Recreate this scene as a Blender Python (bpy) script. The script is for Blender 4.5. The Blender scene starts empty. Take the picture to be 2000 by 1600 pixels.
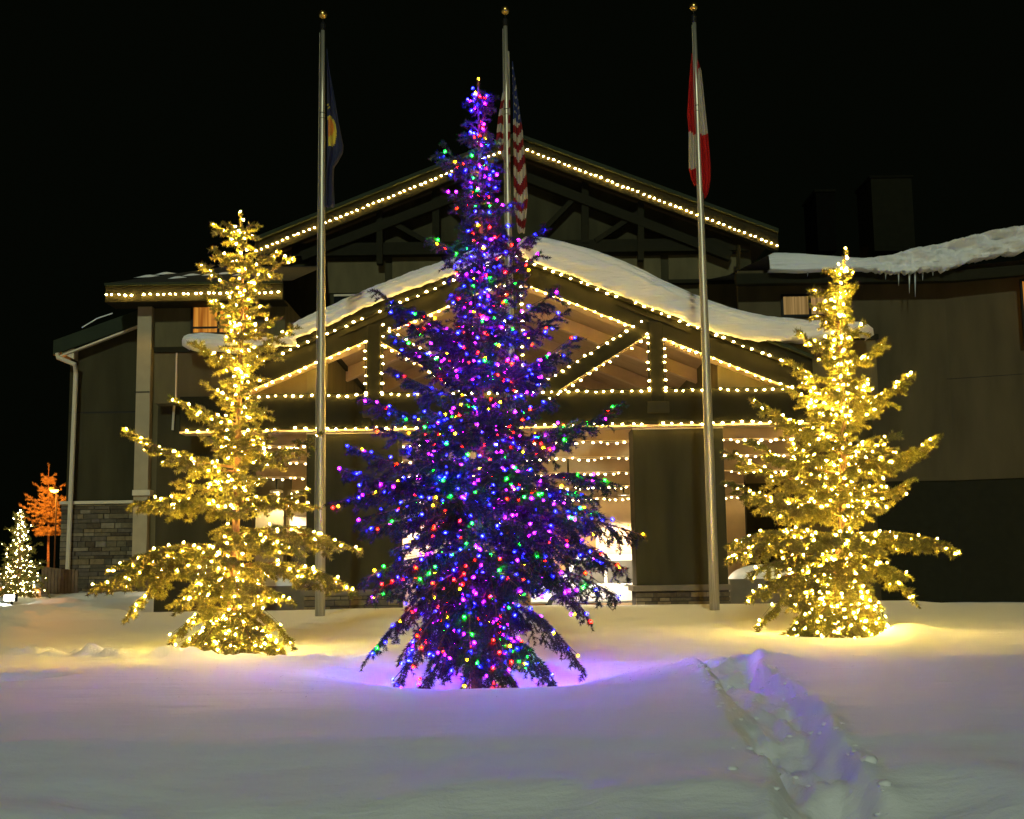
import bpy, math, random
import numpy as np
from mathutils import Vector, Matrix, Quaternion
R = math.radians
random.seed(7); rng = np.random.default_rng(11)
scene = bpy.context.scene
C = scene.collection

# ---------------------------------------------------------------- camera, world, light, exposure
EYE = 1.5; F = 2400.0
cam_d = bpy.data.cameras.new('camera'); cam = bpy.data.objects.new('camera', cam_d); C.objects.link(cam)
cam_d.sensor_width = 36.0; cam_d.lens = F / 2000 * 36.0; cam_d.clip_start = .1; cam_d.clip_end = 2000
CM = Matrix.Rotation(R(90 + 7.27), 3, 'X') @ Matrix.Rotation(R(-0.85), 3, 'Z')
cam.matrix_world = Matrix.Translation((0, 0, EYE)) @ CM.to_4x4()
scene.camera = cam

world = bpy.data.worlds.new('World'); scene.world = world; world.use_nodes = True
wn = world.node_tree; wn.nodes.clear()
wo = wn.nodes.new('ShaderNodeOutputWorld'); wb = wn.nodes.new('ShaderNodeBackground')
wb.inputs['Color'].default_value = (.30, .42, .20, 1)
wb.inputs['Strength'].default_value = 0.004
wn.links.new(wb.outputs[0], wo.inputs[0])

sun_d = bpy.data.lights.new('sun', 'SUN'); sun = bpy.data.objects.new('sun', sun_d); C.objects.link(sun)
sun_d.energy = 0.95; sun_d.angle = R(2.5); sun_d.color = (.84, 1.0, .76)
SUN_EL, SUN_AZ = 24.0, 4.0            # low soft light from behind the camera
sd = Vector((math.sin(R(SUN_AZ)) * math.cos(R(SUN_EL)), math.cos(R(SUN_AZ)) * math.cos(R(SUN_EL)), -math.sin(R(SUN_EL))))
sun.rotation_euler = sd.to_track_quat('-Z', 'Y').to_euler()

scene.view_settings.view_transform = 'Standard'; scene.view_settings.look = 'None'
scene.view_settings.exposure = 0; scene.view_settings.gamma = 1; scene.view_settings.use_curve_mapping = False
scene.render.engine = 'CYCLES'
cy = scene.cycles
cy.use_denoising = True
try: cy.denoiser = 'OPENIMAGEDENOISE'
except Exception: pass
cy.use_adaptive_sampling = False
cy.max_bounces = 4; cy.diffuse_bounces = 2; cy.glossy_bounces = 2; cy.transmission_bounces = 2
cy.sample_clamp_indirect = 3; cy.sample_clamp_direct = 0; cy.caustics_reflective = False; cy.caustics_refractive = False

# ---------------------------------------------------------------- helpers
def W(px, py, Y):
    """world point seen at photo pixel (px,py) that stands at distance Y"""
    d = CM @ Vector(((px - 1000) / F, (800 - py) / F, -1.0))
    t = Y / d.y
    return Vector((d.x * t, Y, EYE + d.z * t))
def WX(px, Y, py=900): return W(px, py, Y).x
def WZ(py, Y, px=1000): return W(px, py, Y).z

def mat(name, col, rough=.8, metal=0., var=.12, scale=4., bump=0., bscale=40., stretch=None, emis=None, estr=0., spec=.12):
    m = bpy.data.materials.new(name); m.use_nodes = True; nt = m.node_tree; nt.nodes.clear()
    out = nt.nodes.new('ShaderNodeOutputMaterial'); b = nt.nodes.new('ShaderNodeBsdfPrincipled')
    nt.links.new(b.outputs[0], out.inputs[0])
    b.inputs['Roughness'].default_value = rough; b.inputs['Metallic'].default_value = metal
    b.inputs['Specular IOR Level'].default_value = spec
    tc = nt.nodes.new('ShaderNodeTexCoord')
    n = nt.nodes.new('ShaderNodeTexNoise'); n.inputs['Scale'].default_value = scale; n.inputs['Detail'].default_value = 6
    if stretch:
        mp = nt.nodes.new('ShaderNodeMapping'); mp.inputs['Scale'].default_value = stretch
        nt.links.new(tc.outputs['Object'], mp.inputs[0]); nt.links.new(mp.outputs[0], n.inputs['Vector'])
    else: nt.links.new(tc.outputs['Object'], n.inputs['Vector'])
    cr = nt.nodes.new('ShaderNodeValToRGB')
    cr.color_ramp.elements[0].position = .25; cr.color_ramp.elements[1].position = .75
    cr.color_ramp.elements[0].color = tuple(max(0, c * (1 - var)) for c in col) + (1,)
    cr.color_ramp.elements[1].color = tuple(min(1, c * (1 + var)) for c in col) + (1,)
    nt.links.new(n.outputs['Fac'], cr.inputs[0]); nt.links.new(cr.outputs[0], b.inputs['Base Color'])
    if bump:
        n2 = nt.nodes.new('ShaderNodeTexNoise'); n2.inputs['Scale'].default_value = bscale; n2.inputs['Detail'].default_value = 5
        nt.links.new(tc.outputs['Object'], n2.inputs['Vector'])
        bp = nt.nodes.new('ShaderNodeBump'); bp.inputs['Strength'].default_value = bump; bp.inputs['Distance'].default_value = .02
        nt.links.new(n2.outputs['Fac'], bp.inputs['Height']); nt.links.new(bp.outputs[0], b.inputs['Normal'])
    if emis:
        b.inputs['Emission Color'].default_value = emis + (1,); b.inputs['Emission Strength'].default_value = estr
    return m

def emat(name, col, strength, base=(.8, .8, .8)):
    m = bpy.data.materials.new(name); m.use_nodes = True; nt = m.node_tree; nt.nodes.clear()
    out = nt.nodes.new('ShaderNodeOutputMaterial'); e = nt.nodes.new('ShaderNodeEmission')
    e.inputs[0].default_value = tuple(col) + (1,); e.inputs[1].default_value = strength
    nt.links.new(e.outputs[0], out.inputs[0])
    return m

# snow: bright white, faint crust relief
def snow_mat():
    m = bpy.data.materials.new('snow'); m.use_nodes = True; nt = m.node_tree; b = nt.nodes['Principled BSDF']
    b.inputs['Base Color'].default_value = (.87, .87, .87, 1); b.inputs['Roughness'].default_value = .65
    b.inputs['Specular IOR Level'].default_value = .15
    tc = nt.nodes.new('ShaderNodeTexCoord'); mp = nt.nodes.new('ShaderNodeMapping'); mp.inputs['Scale'].default_value = (.7, 2.4, 1)
    nt.links.new(tc.outputs['Object'], mp.inputs[0])
    n1 = nt.nodes.new('ShaderNodeTexNoise'); n1.inputs['Scale'].default_value = 1.7; n1.inputs['Detail'].default_value = 9; n1.inputs['Roughness'].default_value = .55
    n2 = nt.nodes.new('ShaderNodeTexNoise'); n2.inputs['Scale'].default_value = 38; n2.inputs['Detail'].default_value = 8; n2.inputs['Roughness'].default_value = .7
    nt.links.new(mp.outputs[0], n1.inputs['Vector']); nt.links.new(tc.outputs['Object'], n2.inputs['Vector'])
    b1 = nt.nodes.new('ShaderNodeBump'); b1.inputs['Strength'].default_value = .5; b1.inputs['Distance'].default_value = .06
    b2 = nt.nodes.new('ShaderNodeBump'); b2.inputs['Strength'].default_value = .5; b2.inputs['Distance'].default_value = .012
    nt.links.new(n1.outputs['Fac'], b1.inputs['Height']); nt.links.new(n2.outputs['Fac'], b2.inputs['Height'])
    nt.links.new(b1.outputs[0], b2.inputs['Normal']); nt.links.new(b2.outputs[0], b.inputs['Normal'])
    return m

M = dict(
    snow=snow_mat(),
    asphalt=mat('asphalt', (.05, .05, .05), .7, bump=.3),
    olive=mat('olive_stucco', (.115, .096, .048), .9, stretch=(1.5, 1.5, .4), var=.25, scale=1.5, bump=.3, bscale=120),
    olive_dk=mat('dark_olive_siding', (.044, .039, .019), .85, stretch=(1.5, 1.5, .3), var=.28, scale=1.5, bump=.2, bscale=90),
    tan=mat('tan_stucco', (.085, .066, .034), .9, var=.28, scale=.8, stretch=(1.6, 1.6, .35), bump=.3, bscale=120),
    green=mat('dark_green_paint', (.016, .015, .007), .8, var=.15),
    greenb=mat('green_metal_roof', (.022, .030, .016), .7, var=.2, scale=2),
    white=mat('cream_trim_paint', (.62, .54, .40), .6, var=.06),
    column=mat('cream_column_paint', (.38, .31, .20), .7, var=.06),
    beige=mat('beige_soffit', (.62, .46, .30), .7, var=.08),
    brown=mat('brown_ceiling_board', (.46, .33, .20), .7, var=.12, scale=2),
    wood=mat('door_wood', (.30, .17, .07), .5, var=.2, scale=3),
    shingle=mat('roof_shingle', (.035, .035, .032), .9, var=.3, scale=8, bump=.6, bscale=20),
    glassdk=mat('dark_window_glass', (.010, .012, .014), .08, spec=.6),
    frame=mat('dark_window_frame', (.02, .018, .014), .5),
    cap=mat('stone_cap', (.16, .135, .10), .8, bump=.4),
    mortar=mat('mortar', (.05, .045, .04), .95, bump=.4),
    fence=mat('brown_fence_board', (.16, .11, .07), .8, var=.2, scale=6),
    bark=mat('spruce_bark', (.15, .085, .045), .9, var=.35, scale=14, bump=.8, bscale=50),
    wire=mat('light_wire', (.01, .018, .01), .6),
    carpaint=mat('white_car_paint', (.80, .79, .76), .25, var=.02, spec=.5),
    rubber=mat('tyre_rubber', (.02, .02, .02), .85),
    chrome=mat('chrome', (.7, .7, .7), .2, metal=1, var=.02),
    black=mat('black_trim', (.012, .012, .012), .4),
    icicle=mat('ice', (.55, .6, .6), .15, spec=.6),
    goldball=mat('gilded_ball', (.85, .55, .15), .28, metal=1, var=.05),
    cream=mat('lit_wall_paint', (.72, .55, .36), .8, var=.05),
    carglass=mat('lit_grey_car_glass', (.10, .098, .09), .12, spec=.5),  # grey lightened to stand in for the lit interior behind the glass
    rope=mat('halyard_rope', (.3, .28, .22), .9),
)
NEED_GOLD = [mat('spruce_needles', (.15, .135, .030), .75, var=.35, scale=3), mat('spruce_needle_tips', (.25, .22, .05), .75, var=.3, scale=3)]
NEED_MAIN = [mat('blue_spruce_needles', (.026, .029, .026), .75, var=.35, scale=3), mat('blue_spruce_tips', (.048, .050, .052), .75, var=.3, scale=3)]
STONES = [mat('ledge_stone', c, .9, var=.25, scale=9, bump=.7, bscale=30) for c in
          [(.14, .115, .07), (.10, .085, .058), (.19, .145, .08), (.12, .10, .075), (.20, .17, .115), (.08, .062, .04)]]

def roof_snow_mat():
    m = M['snow'].copy(); m.name = 'layered_roof_snow'; nt = m.node_tree
    mp = [n for n in nt.nodes if n.type == 'MAPPING'][0]; mp.inputs['Scale'].default_value = (.35, .6, 5.5)
    bs = [n for n in nt.nodes if n.type == 'BUMP']
    for b_ in bs: b_.inputs['Strength'].default_value = .8
    bs[0].inputs['Distance'].default_value = .16; bs[1].inputs['Distance'].default_value = .03
    return m
M['rsnow'] = roof_snow_mat()
def alu():
    m = bpy.data.materials.new('brushed_aluminium'); m.use_nodes = True; nt = m.node_tree; b = nt.nodes['Principled BSDF']
    b.inputs['Metallic'].default_value = .6; b.inputs['Roughness'].default_value = .38; b.inputs['Base Color'].default_value = (.42, .39, .30, 1)
    tc = nt.nodes.new('ShaderNodeTexCoord'); mp = nt.nodes.new('ShaderNodeMapping'); mp.inputs['Scale'].default_value = (40, 40, .4)
    n = nt.nodes.new('ShaderNodeTexNoise'); n.inputs['Scale'].default_value = 3; n.inputs['Detail'].default_value = 4
    nt.links.new(tc.outputs['Object'], mp.inputs[0]); nt.links.new(mp.outputs[0], n.inputs['Vector'])
    cr = nt.nodes.new('ShaderNodeValToRGB'); cr.color_ramp.elements[0].color = (.25, .235, .18, 1); cr.color_ramp.elements[1].color = (.62, .57, .44, 1)
    cr.color_ramp.elements[0].position = .3; cr.color_ramp.elements[1].position = .7
    nt.links.new(n.outputs['Fac'], cr.inputs[0]); nt.links.new(cr.outputs[0], b.inputs['Base Color'])
    return m
M['alu'] = alu()

GOLDL = (1.0, .66, .10)
E = dict(gold=emat('warm_bulb_glow', GOLDL, 1120), roof=emat('roof_bulb_glow', (1.0, .62, .12), 300), under=emat('ceiling_bulb_glow', (1.0, .70, .26), 70),
         cream=emat('cream_bulb_glow', (1.0, .80, .34), 60),
         blue=emat('blue_bulb_glow', (.0011, .0013, 1.0), 850), purple=emat('purple_bulb_glow', (.30, .0009, 1.0), 760),
         red=emat('red_bulb_glow', (1.0, .0022, .0015), 260), green=emat('green_bulb_glow', (.0015, 1.0, .0025), 480),
         orange=emat('orange_bulb_glow', (1.0, .0030, .0005), 240), yellow=emat('yellow_bulb_glow', (1.0, .45, .0015), 260))
GL = dict(gold=emat('warm_bulb_glass', (1.0, .62, .10), 1.3), roof=emat('roof_bulb_glass', (1.0, .74, .22), 1.5), under=emat('ceiling_bulb_glass', (1.0, .80, .42), 1.5), cream=emat('cream_bulb_glass', (1.0, .86, .45), 1.5),
          blue=emat('blue_bulb_glass', (.05, .04, 1.0), 1.2), purple=emat('purple_bulb_glass', (.42, .05, 1.0), 1.0), red=emat('red_bulb_glass', (1.0, .03, .02), .9),
          green=emat('green_bulb_glass', (.01, .60, .22), .9), orange=emat('orange_bulb_glass', (1.0, .15, .01), 1.0), yellow=emat('yellow_bulb_glass', (1.0, .50, .02), 1.0))

class MB:
    def __init__(s): s.v = []; s.f = []; s.mi = []
    def add(s, vs, fs, mi=0):
        n = len(s.v); s.v.extend([tuple(v) for v in vs]); s.f.extend([tuple(i + n for i in f) for f in fs]); s.mi.extend([mi] * len(fs)); return s
    def box(s, x0, x1, y0, y1, z0, z1, mi=0):
        return s.prism([(x0, z0), (x1, z0), (x1, z1), (x0, z1)], y0, y1, mi)
    def prism(s, poly, y0, y1, mi=0):          # polygon in x,z extruded along y
        n = len(poly)
        a = sum(poly[i][0] * poly[(i + 1) % n][1] - poly[(i + 1) % n][0] * poly[i][1] for i in range(n))
        if a < 0: poly = poly[::-1]
        vs = [(x, y0, z) for x, z in poly] + [(x, y1, z) for x, z in poly]
        fs = [tuple(range(n)), tuple(range(2 * n - 1, n - 1, -1))] + [(i + n, (i + 1) % n + n, (i + 1) % n, i) for i in range(n)]
        return s.add(vs, fs, mi)
    def beam(s, p0, p1, y0, y1, w, mi=0):      # straight member in the x,z plane, w thick
        d = Vector((p1[0] - p0[0], p1[1] - p0[1])).normalized(); n = Vector((-d.y, d.x)) * w / 2
        return s.prism([(p0[0] - n.x, p0[1] - n.y), (p1[0] - n.x, p1[1] - n.y), (p1[0] + n.x, p1[1] + n.y), (p0[0] + n.x, p0[1] + n.y)], y0, y1, mi)
    def tube(s, pts, rad, n=8, mi=0, cap=True):
        pts = [Vector(p) for p in pts]; rs = rad if isinstance(rad, (list, tuple)) else [rad] * len(pts)
        vs = []; fs = []
        ref = Vector((0, 0, 1)) if abs((pts[-1] - pts[0]).normalized().z) < .9 else Vector((1, 0, 0))
        for i, p in enumerate(pts):
            d = (pts[min(i + 1, len(pts) - 1)] - pts[max(i - 1, 0)]).normalized()
            a = d.cross(ref).normalized(); b = a.cross(d)
            for k in range(n):
                t = 2 * math.pi * k / n; vs.append(p + (a * math.cos(t) + b * math.sin(t)) * rs[i])
        for i in range(len(pts) - 1):
            for k in range(n): fs.append((i * n + k, (i + 1) * n + k, (i + 1) * n + (k + 1) % n, i * n + (k + 1) % n))
        if cap: fs.append(tuple(range(n))); fs.append(tuple((len(pts) - 1) * n + k for k in reversed(range(n))))
        return s.add(vs, fs, mi)
    def lathe(s, prof, c=(0, 0, 0), n=10, mi=0):
        vs = []; fs = []
        for r, z in prof:
            for k in range(n):
                t = 2 * math.pi * k / n; vs.append((c[0] + r * math.cos(t), c[1] + r * math.sin(t), c[2] + z))
        for i in range(len(prof) - 1):
            for k in range(n): fs.append((i * n + k, i * n + (k + 1) % n, (i + 1) * n + (k + 1) % n, (i + 1) * n + k))
        return s.add(vs, fs, mi)
    def mesh(s, name, mats, smooth=False):
        me = bpy.data.meshes.new(name); me.from_pydata(s.v, [], s.f)
        for m in (mats if isinstance(mats, (list, tuple)) else [mats]): me.materials.append(m)
        if any(s.mi): me.polygons.foreach_set('material_index', s.mi)
        if smooth: me.polygons.foreach_set('use_smooth', [True] * len(me.polygons))
        me.update(); return me
    def build(s, name, mats, parent=None, smooth=False, bevel=0):
        return link(name, s.mesh(name, mats, smooth), parent, bevel=bevel)

ORG = {}
def link(name, me, parent=None, loc=None, bevel=0):
    o = bpy.data.objects.new(name, me); C.objects.link(o)
    if parent is not None:
        o.parent = parent
        base = ORG.get(parent.name, Vector((0, 0, 0)))       # a thing's empty sits at its base; meshes are written in world coordinates
        o.location = (Vector(loc) if loc is not None else Vector((0, 0, 0))) - base
        if loc is None and base.length == 0: pass
    elif loc is not None: o.location = loc
    if bevel:
        b = o.modifiers.new('bevel', 'BEVEL'); b.width = bevel; b.segments = 2; b.limit_method = 'ANGLE'
    return o
def thing(name, label, cat, loc, group=None):
    o = bpy.data.objects.new(name, None); C.objects.link(o); o.location = loc; o.empty_display_size = .2
    ORG[o.name] = Vector(loc); o['label'] = label; o['category'] = cat
    if group: o['group'] = group
    return o
def tag(o, label, cat, group=None):
    o['label'] = label; o['category'] = cat
    if group: o['group'] = group
    return o

# smooth value noise on numpy arrays
def _h(i, j, s):
    n = (i * 374761393 + j * 668265263 + s * 974711) & 0xffffffff
    n = ((n ^ (n >> 13)) * 1274126177) & 0xffffffff
    return ((n ^ (n >> 16)) & 0xffff) / 65535.0
def vn(x, y, s=0):
    x = np.asarray(x, float); y = np.asarray(y, float)
    i = np.floor(x).astype(np.int64); j = np.floor(y).astype(np.int64); fx = x - i; fy = y - j
    fx = fx * fx * fx * (fx * (fx * 6 - 15) + 10); fy = fy * fy * fy * (fy * (fy * 6 - 15) + 10)
    return (_h(i, j, s) * (1 - fx) + _h(i + 1, j, s) * fx) * (1 - fy) + (_h(i, j + 1, s) * (1 - fx) + _h(i + 1, j + 1, s) * fx) * fy - .5
def fbm(x, y, s=0, o=4, g=.5):
    t = 0; a = 1
    for k in range(o): t = t + a * vn(x * 2 ** k, y * 2 ** k, s + k); a *= g
    return t

def grid_mesh(name, X, Y, Z, m, parent=None, smooth=True, double=0):
    h, w = X.shape
    co = np.stack([X, Y, Z], -1).reshape(-1, 3)
    idx = np.arange(h * w).reshape(h, w)
    q = np.stack([idx[:-1, :-1], idx[:-1, 1:], idx[1:, 1:], idx[1:, :-1]], -1).reshape(-1, 4)
    me = bpy.data.meshes.new(name)
    me.vertices.add(len(co)); me.vertices.foreach_set('co', co.astype(np.float32).ravel())
    me.loops.add(q.size); me.loops.foreach_set('vertex_index', q.astype(np.int32).ravel())
    me.polygons.add(len(q)); me.polygons.foreach_set('loop_start', np.arange(0, q.size, 4, dtype=np.int32))
    me.polygons.foreach_set('use_smooth', np.ones(len(q), bool))
    me.update(calc_edges=True); me.materials.append(m)
    return link(name, me, parent)

# ---------------------------------------------------------------- ground and snow
g = MB().add([(-900, -200, -.3), (900, -200, -.3), (900, 1200, -.3), (-900, 1200, -.3)], [(0, 1, 2, 3)]).build('ground', M['snow']); g['kind'] = 'structure'
dr = MB().add([(-9.4, 30.2, 0), (9.4, 30.2, 0), (9.4, 44, 0), (-9.4, 44, 0)], [(0, 1, 2, 3)]).build('driveway', M['asphalt']); dr['kind'] = 'structure'

MAIN = (-.33, 12.1); LT = (W(455, 1275, 16).x, 16.0); RT = (W(1628, 1250, 18).x, 18.0)
def height(x, y):
    z = np.interp(y, [0, 3, 4.8, 5.4, 5.8, 6.2, 7.0, 7.8, 9.5, 11, 12, 13.5, 16, 18, 22, 26, 28.5, 29.4, 30.3],
                     [-1.1, -.85, -.25, .02, .22, .37, .54, .61, .62, .61, .56, .49, .45, .47, .50, .53, .57, .57, .56])  # nearest bank shaped steep toward the camera so the sun brightens it
    cr = np.interp(x, [-6, -2.6, -1.6, -1.0, -.35, .35, .9, 1.4, 1.9, 3, 8], [.63, .62, .56, .49, .445, .46, .54, .61, .65, .66, .65]) - .61
    z = z + cr * np.exp(-((y - 10.9) / 1.3) ** 2)
    z = z + .05 * fbm(x * .35, y * .5, 3, 3) + .012 * fbm(x * 1.2, y * 3.2, 9, 3)
    z = z + .17 * fbm(x * 1.1 + 3, y * 1.5, 21, 3, .4) * np.clip((7.3 - y) / 1.2, 0, 1)
    # tree wells
    for (cx, cy), rr, dp in ((MAIN, 1.15, .36), (LT, .75, .06), (RT, .62, .22)):
        z = z - dp * np.exp(-(((x - cx) / rr) ** 2 + ((y - cy) / (rr * .9)) ** 2) ** 1.4)
    z = z + .16 * np.exp(-(((x - RT[0] - .95) / .45) ** 2 + ((y - RT[1] + .35) / .5) ** 2))
    z = z + .06 * np.exp(-(((x - RT[0] - 2.4) / 1.5) ** 2 + ((y - RT[1] + .2) / .6) ** 2))
    # trodden trail
    cx = np.interp(y, [3, 5.4, 6.6, 7.2, 9, 10.8, 11.6], [1.42, 1.47, 1.54, 1.55, 1.68, 1.84, 1.90]) + .05 * vn(y * 1.4, y * 0, 5)
    u = (x - cx) / (.23 + .09 * vn(y * 2, y * 0 + 4, 6)); along = np.clip((11.5 - y) / .5, 0, 1)
    tr = np.exp(-np.abs(u) ** 6); rg = lambda a, b, sd: 1 - 4 * np.abs(vn(a, b, sd))
    z = z - along * tr * (.16 - .065 * rg(x * 4.4 + .8 * vn(y * 2.1, x * 3, 71), y * 1.7 + 1.2 * vn(x * 3, y * 2, 72), 31) - .03 * rg(x * 9 + vn(y * 5, x * 4, 73), y * 4, 35) + .035 * fbm(x * 15, y * 9, 38, 3))
    z = z + along * .035 * np.exp(-((np.abs(u) - 1.25) / .3) ** 2) * (.5 + 1.4 * vn(x * 6, y * 5, 33))
    z = z + .10 * np.exp(-(((x - 2.0) / .42) ** 2 + ((y - 11.1) / .35) ** 2)) * .75 * (1 + 1.5 * fbm(x * 6, y * 6, 44))
    # hollow at far left and the crusty drift edge
    z = z - .15 * np.exp(-(((x + 4.42) / .36) ** 2 + ((y - 11.0 - .3 * (x + 4.4)) / .42) ** 2) ** 2) * (1 + .8 * fbm(x * 5, y * 5, 47))
    yl = np.interp(x, [-9, -7, -4.2, -3], [17.6, 17.0, 15.2, 14.8]); dl = np.exp(-((y - yl) / .3) ** 2) * np.clip((-2.6 - x) / 1, 0, 1)
    z = z + dl * (.05 + .17 * fbm(x * 3.5, y * 4, 51))
    y2 = 14.2 + .15 * vn(x * 1.5, x * 0, 8); dl2 = np.exp(-((y - y2) / .25) ** 2) * np.clip((x + 3.2) / .6, 0, 1) * np.clip((-.9 - x) / .6, 0, 1)
    z = z + dl2 * (.05 + .10 * fbm(x * 3.5, y * 4, 52))
    # banks by the building
    left = np.clip((-8.6 - x) / 1.2, 0, 1); right = np.clip((x - 9.0) / 1.0, 0, 1)
    z = z + left * np.clip((y - 24) / 4, 0, 1) * (.06 + .16 * fbm(x * 1.1, y * .9, 61, 4))
    z = z + left * np.clip((y - 28) / 6, 0, 1) * .22
    z = z - right * np.clip((y - 27) / 6, 0, 1) * .36
    mid = (1 - np.maximum(left, right)); drop = np.clip((y - 29.3) / .9, 0, 1)
    return z - mid * drop * .75
ny, nx = 470, 520
yy = 1.2 * (62 / 1.2) ** np.linspace(0, 1, ny); uu = np.linspace(-1, 1, nx)
GY = np.repeat(yy[:, None], nx, 1); GX = uu[None, :] * (2.2 + GY * .62)
sg = grid_mesh('snow_ground', GX, GY, height(GX, GY), M['snow']); sg['kind'] = 'structure'

# small chunks of crusted snow by the trail and in front
for (px, py, s) in ((1697, 1485, .035), (1727, 1530, .025), (1430, 1502, .022)):
    x0 = (px - 1000) / F * 6.2; yc = 6.2
    for _ in range(8):
        p = W(px, py, yc); hz = float(height(np.array([p.x]), np.array([yc]))[0]); yc += (p.z - hz) * 2.2
    hz = float(height(np.array([p.x]), np.array([yc]))[0])
    mb = MB(); mb.lathe([(s * .1, s * .75), (s * .6, s * .6), (s, s * .1), (s * .8, -s * .4)], n=9)
    mb.v = [(v[0] * 1.5 + random.uniform(-1, 1) * s * .15, v[1] + random.uniform(-1, 1) * s * .15, v[2] + random.uniform(-1, 1) * s * .1) for v in mb.v]
    me = mb.mesh('snow_clod', M['snow'], True); o = link('snow_clod', me, None, (p.x, yc, hz))
    tag(o, {1697: 'larger snow clod lying right of the trodden trail', 1727: 'smaller snow clod farther down beside the trodden trail', 1430: 'snow clod at the left edge of the trail'}[px], 'snow clod')

mb = MB(); crs = random.Random(77)
for _ in range(230):
    y = crs.uniform(5.6, 11.3); cx_ = float(np.interp(y, [5.4, 6.6, 7.2, 9, 10.8, 11.6], [1.47, 1.54, 1.55, 1.68, 1.84, 1.90])); x = cx_ + crs.choice((crs.gauss(0, .14), crs.gauss(.27, .07), crs.gauss(-.26, .05)))
    z = float(height(np.array([x]), np.array([y]))[0]); q = .004 + .019 * crs.random() ** 2.2; n = 7
    vs = []
    for rr_, zz_ in ((.35, .9), (.9, .45), (1.0, -.1), (.6, -.6)):
        for k in range(n):
            a = 2 * math.pi * k / n; j_ = crs.uniform(.65, 1.25); vs.append((x + q * 1.3 * rr_ * j_ * math.cos(a), y + q * rr_ * j_ * math.sin(a), z + q * (.7 * zz_ - .15) * crs.uniform(.6, 1.2)))
    fs = [tuple(range(n))] + [(i * n + k, (i + 1) * n + k, (i + 1) * n + (k + 1) % n, i * n + (k + 1) % n) for i in range(3) for k in range(n)]
    mb.add(vs, fs)
o = mb.build('snow_crumbs', M['snow'], smooth=True); o['kind'] = 'stuff'; tag(o, 'loose snow crumbs scattered along the trodden trail', 'snow crumbs')
mb = MB()
for _ in range(420):
    a = crs.uniform(0, 2 * math.pi); rr_ = abs(crs.gauss(0, 1.5)) + .3; x = MAIN[0] + rr_ * math.cos(a); y = MAIN[1] - .6 + rr_ * .9 * math.sin(a)
    if y < 6.2: continue
    z = float(height(np.array([x]), np.array([y]))[0]) + .003; b_ = crs.uniform(0, math.pi); L_ = crs.uniform(.006, .022)
    dx, dy = L_ * math.cos(b_), L_ * math.sin(b_); mb.add([(x - dx, y - dy, z), (x + dx, y + dy, z + .004), (x + dx * .3 - dy * .2, y + dy * .3 + dx * .2, z + .003)], [(0, 1, 2)])
o = mb.build('fallen_needles', M['bark']); o['kind'] = 'stuff'; tag(o, 'fallen needles and twig bits on the snow round the centre tree', 'needle litter')

# ---------------------------------------------------------------- bulbs and strings
def bulb_mesh(name, r, hl, m, n=6):
    mb = MB(); k = [q for q in E if E[q] is m][0]
    mb.lathe([(r * .05, -hl), (r * .72, -hl * .62), (r, -hl * .30), (r, hl * .30), (r * .72, hl * .62), (r * .05, hl)], n=n)
    mb.mi = [0 if 2 * n <= i < 3 * n else 1 for i in range(5 * n)]
    return mb.mesh(name, [m, GL[k]], True)
BM = dict(roof=bulb_mesh('bulb', .027, .044, E['roof']), under=bulb_mesh('bulb', .030, .048, E['under']), eave=bulb_mesh('bulb', .034, .052, E['roof']))
def run(label, pts, step, kind, jit=.018, gaps=(), group='strings of warm lights on the building'):
    pts = [Vector(p) for p in pts]
    t = thing('string_lights', label, 'string lights', pts[0], group)
    MB().tube(pts, .008, 4).build('wire', M['wire'], t)
    for a, b in zip(pts[:-1], pts[1:]):
        L = (b - a).length; n = max(1, int(round(L / step)))
        for k in range(n + (b is pts[-1])):
            if any(g0 < k / n < g1 for g0, g1 in gaps) or random.random() < .012: continue
            p = a.lerp(b, (k + random.uniform(-.14, .14) * (0 < k < n)) / n) + Vector((random.uniform(-jit, jit), random.uniform(-.01, .01), random.uniform(-jit, jit) - .03 - .022 * abs(math.sin(k * .42 + pts[0].x))))
            o = link('bulb', BM[kind], t, p); o.rotation_euler = (random.uniform(-.3, .3), random.uniform(-.3, .3), 0)
            o.scale = [random.uniform(.72, 1.18)] * 3
    return t

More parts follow.
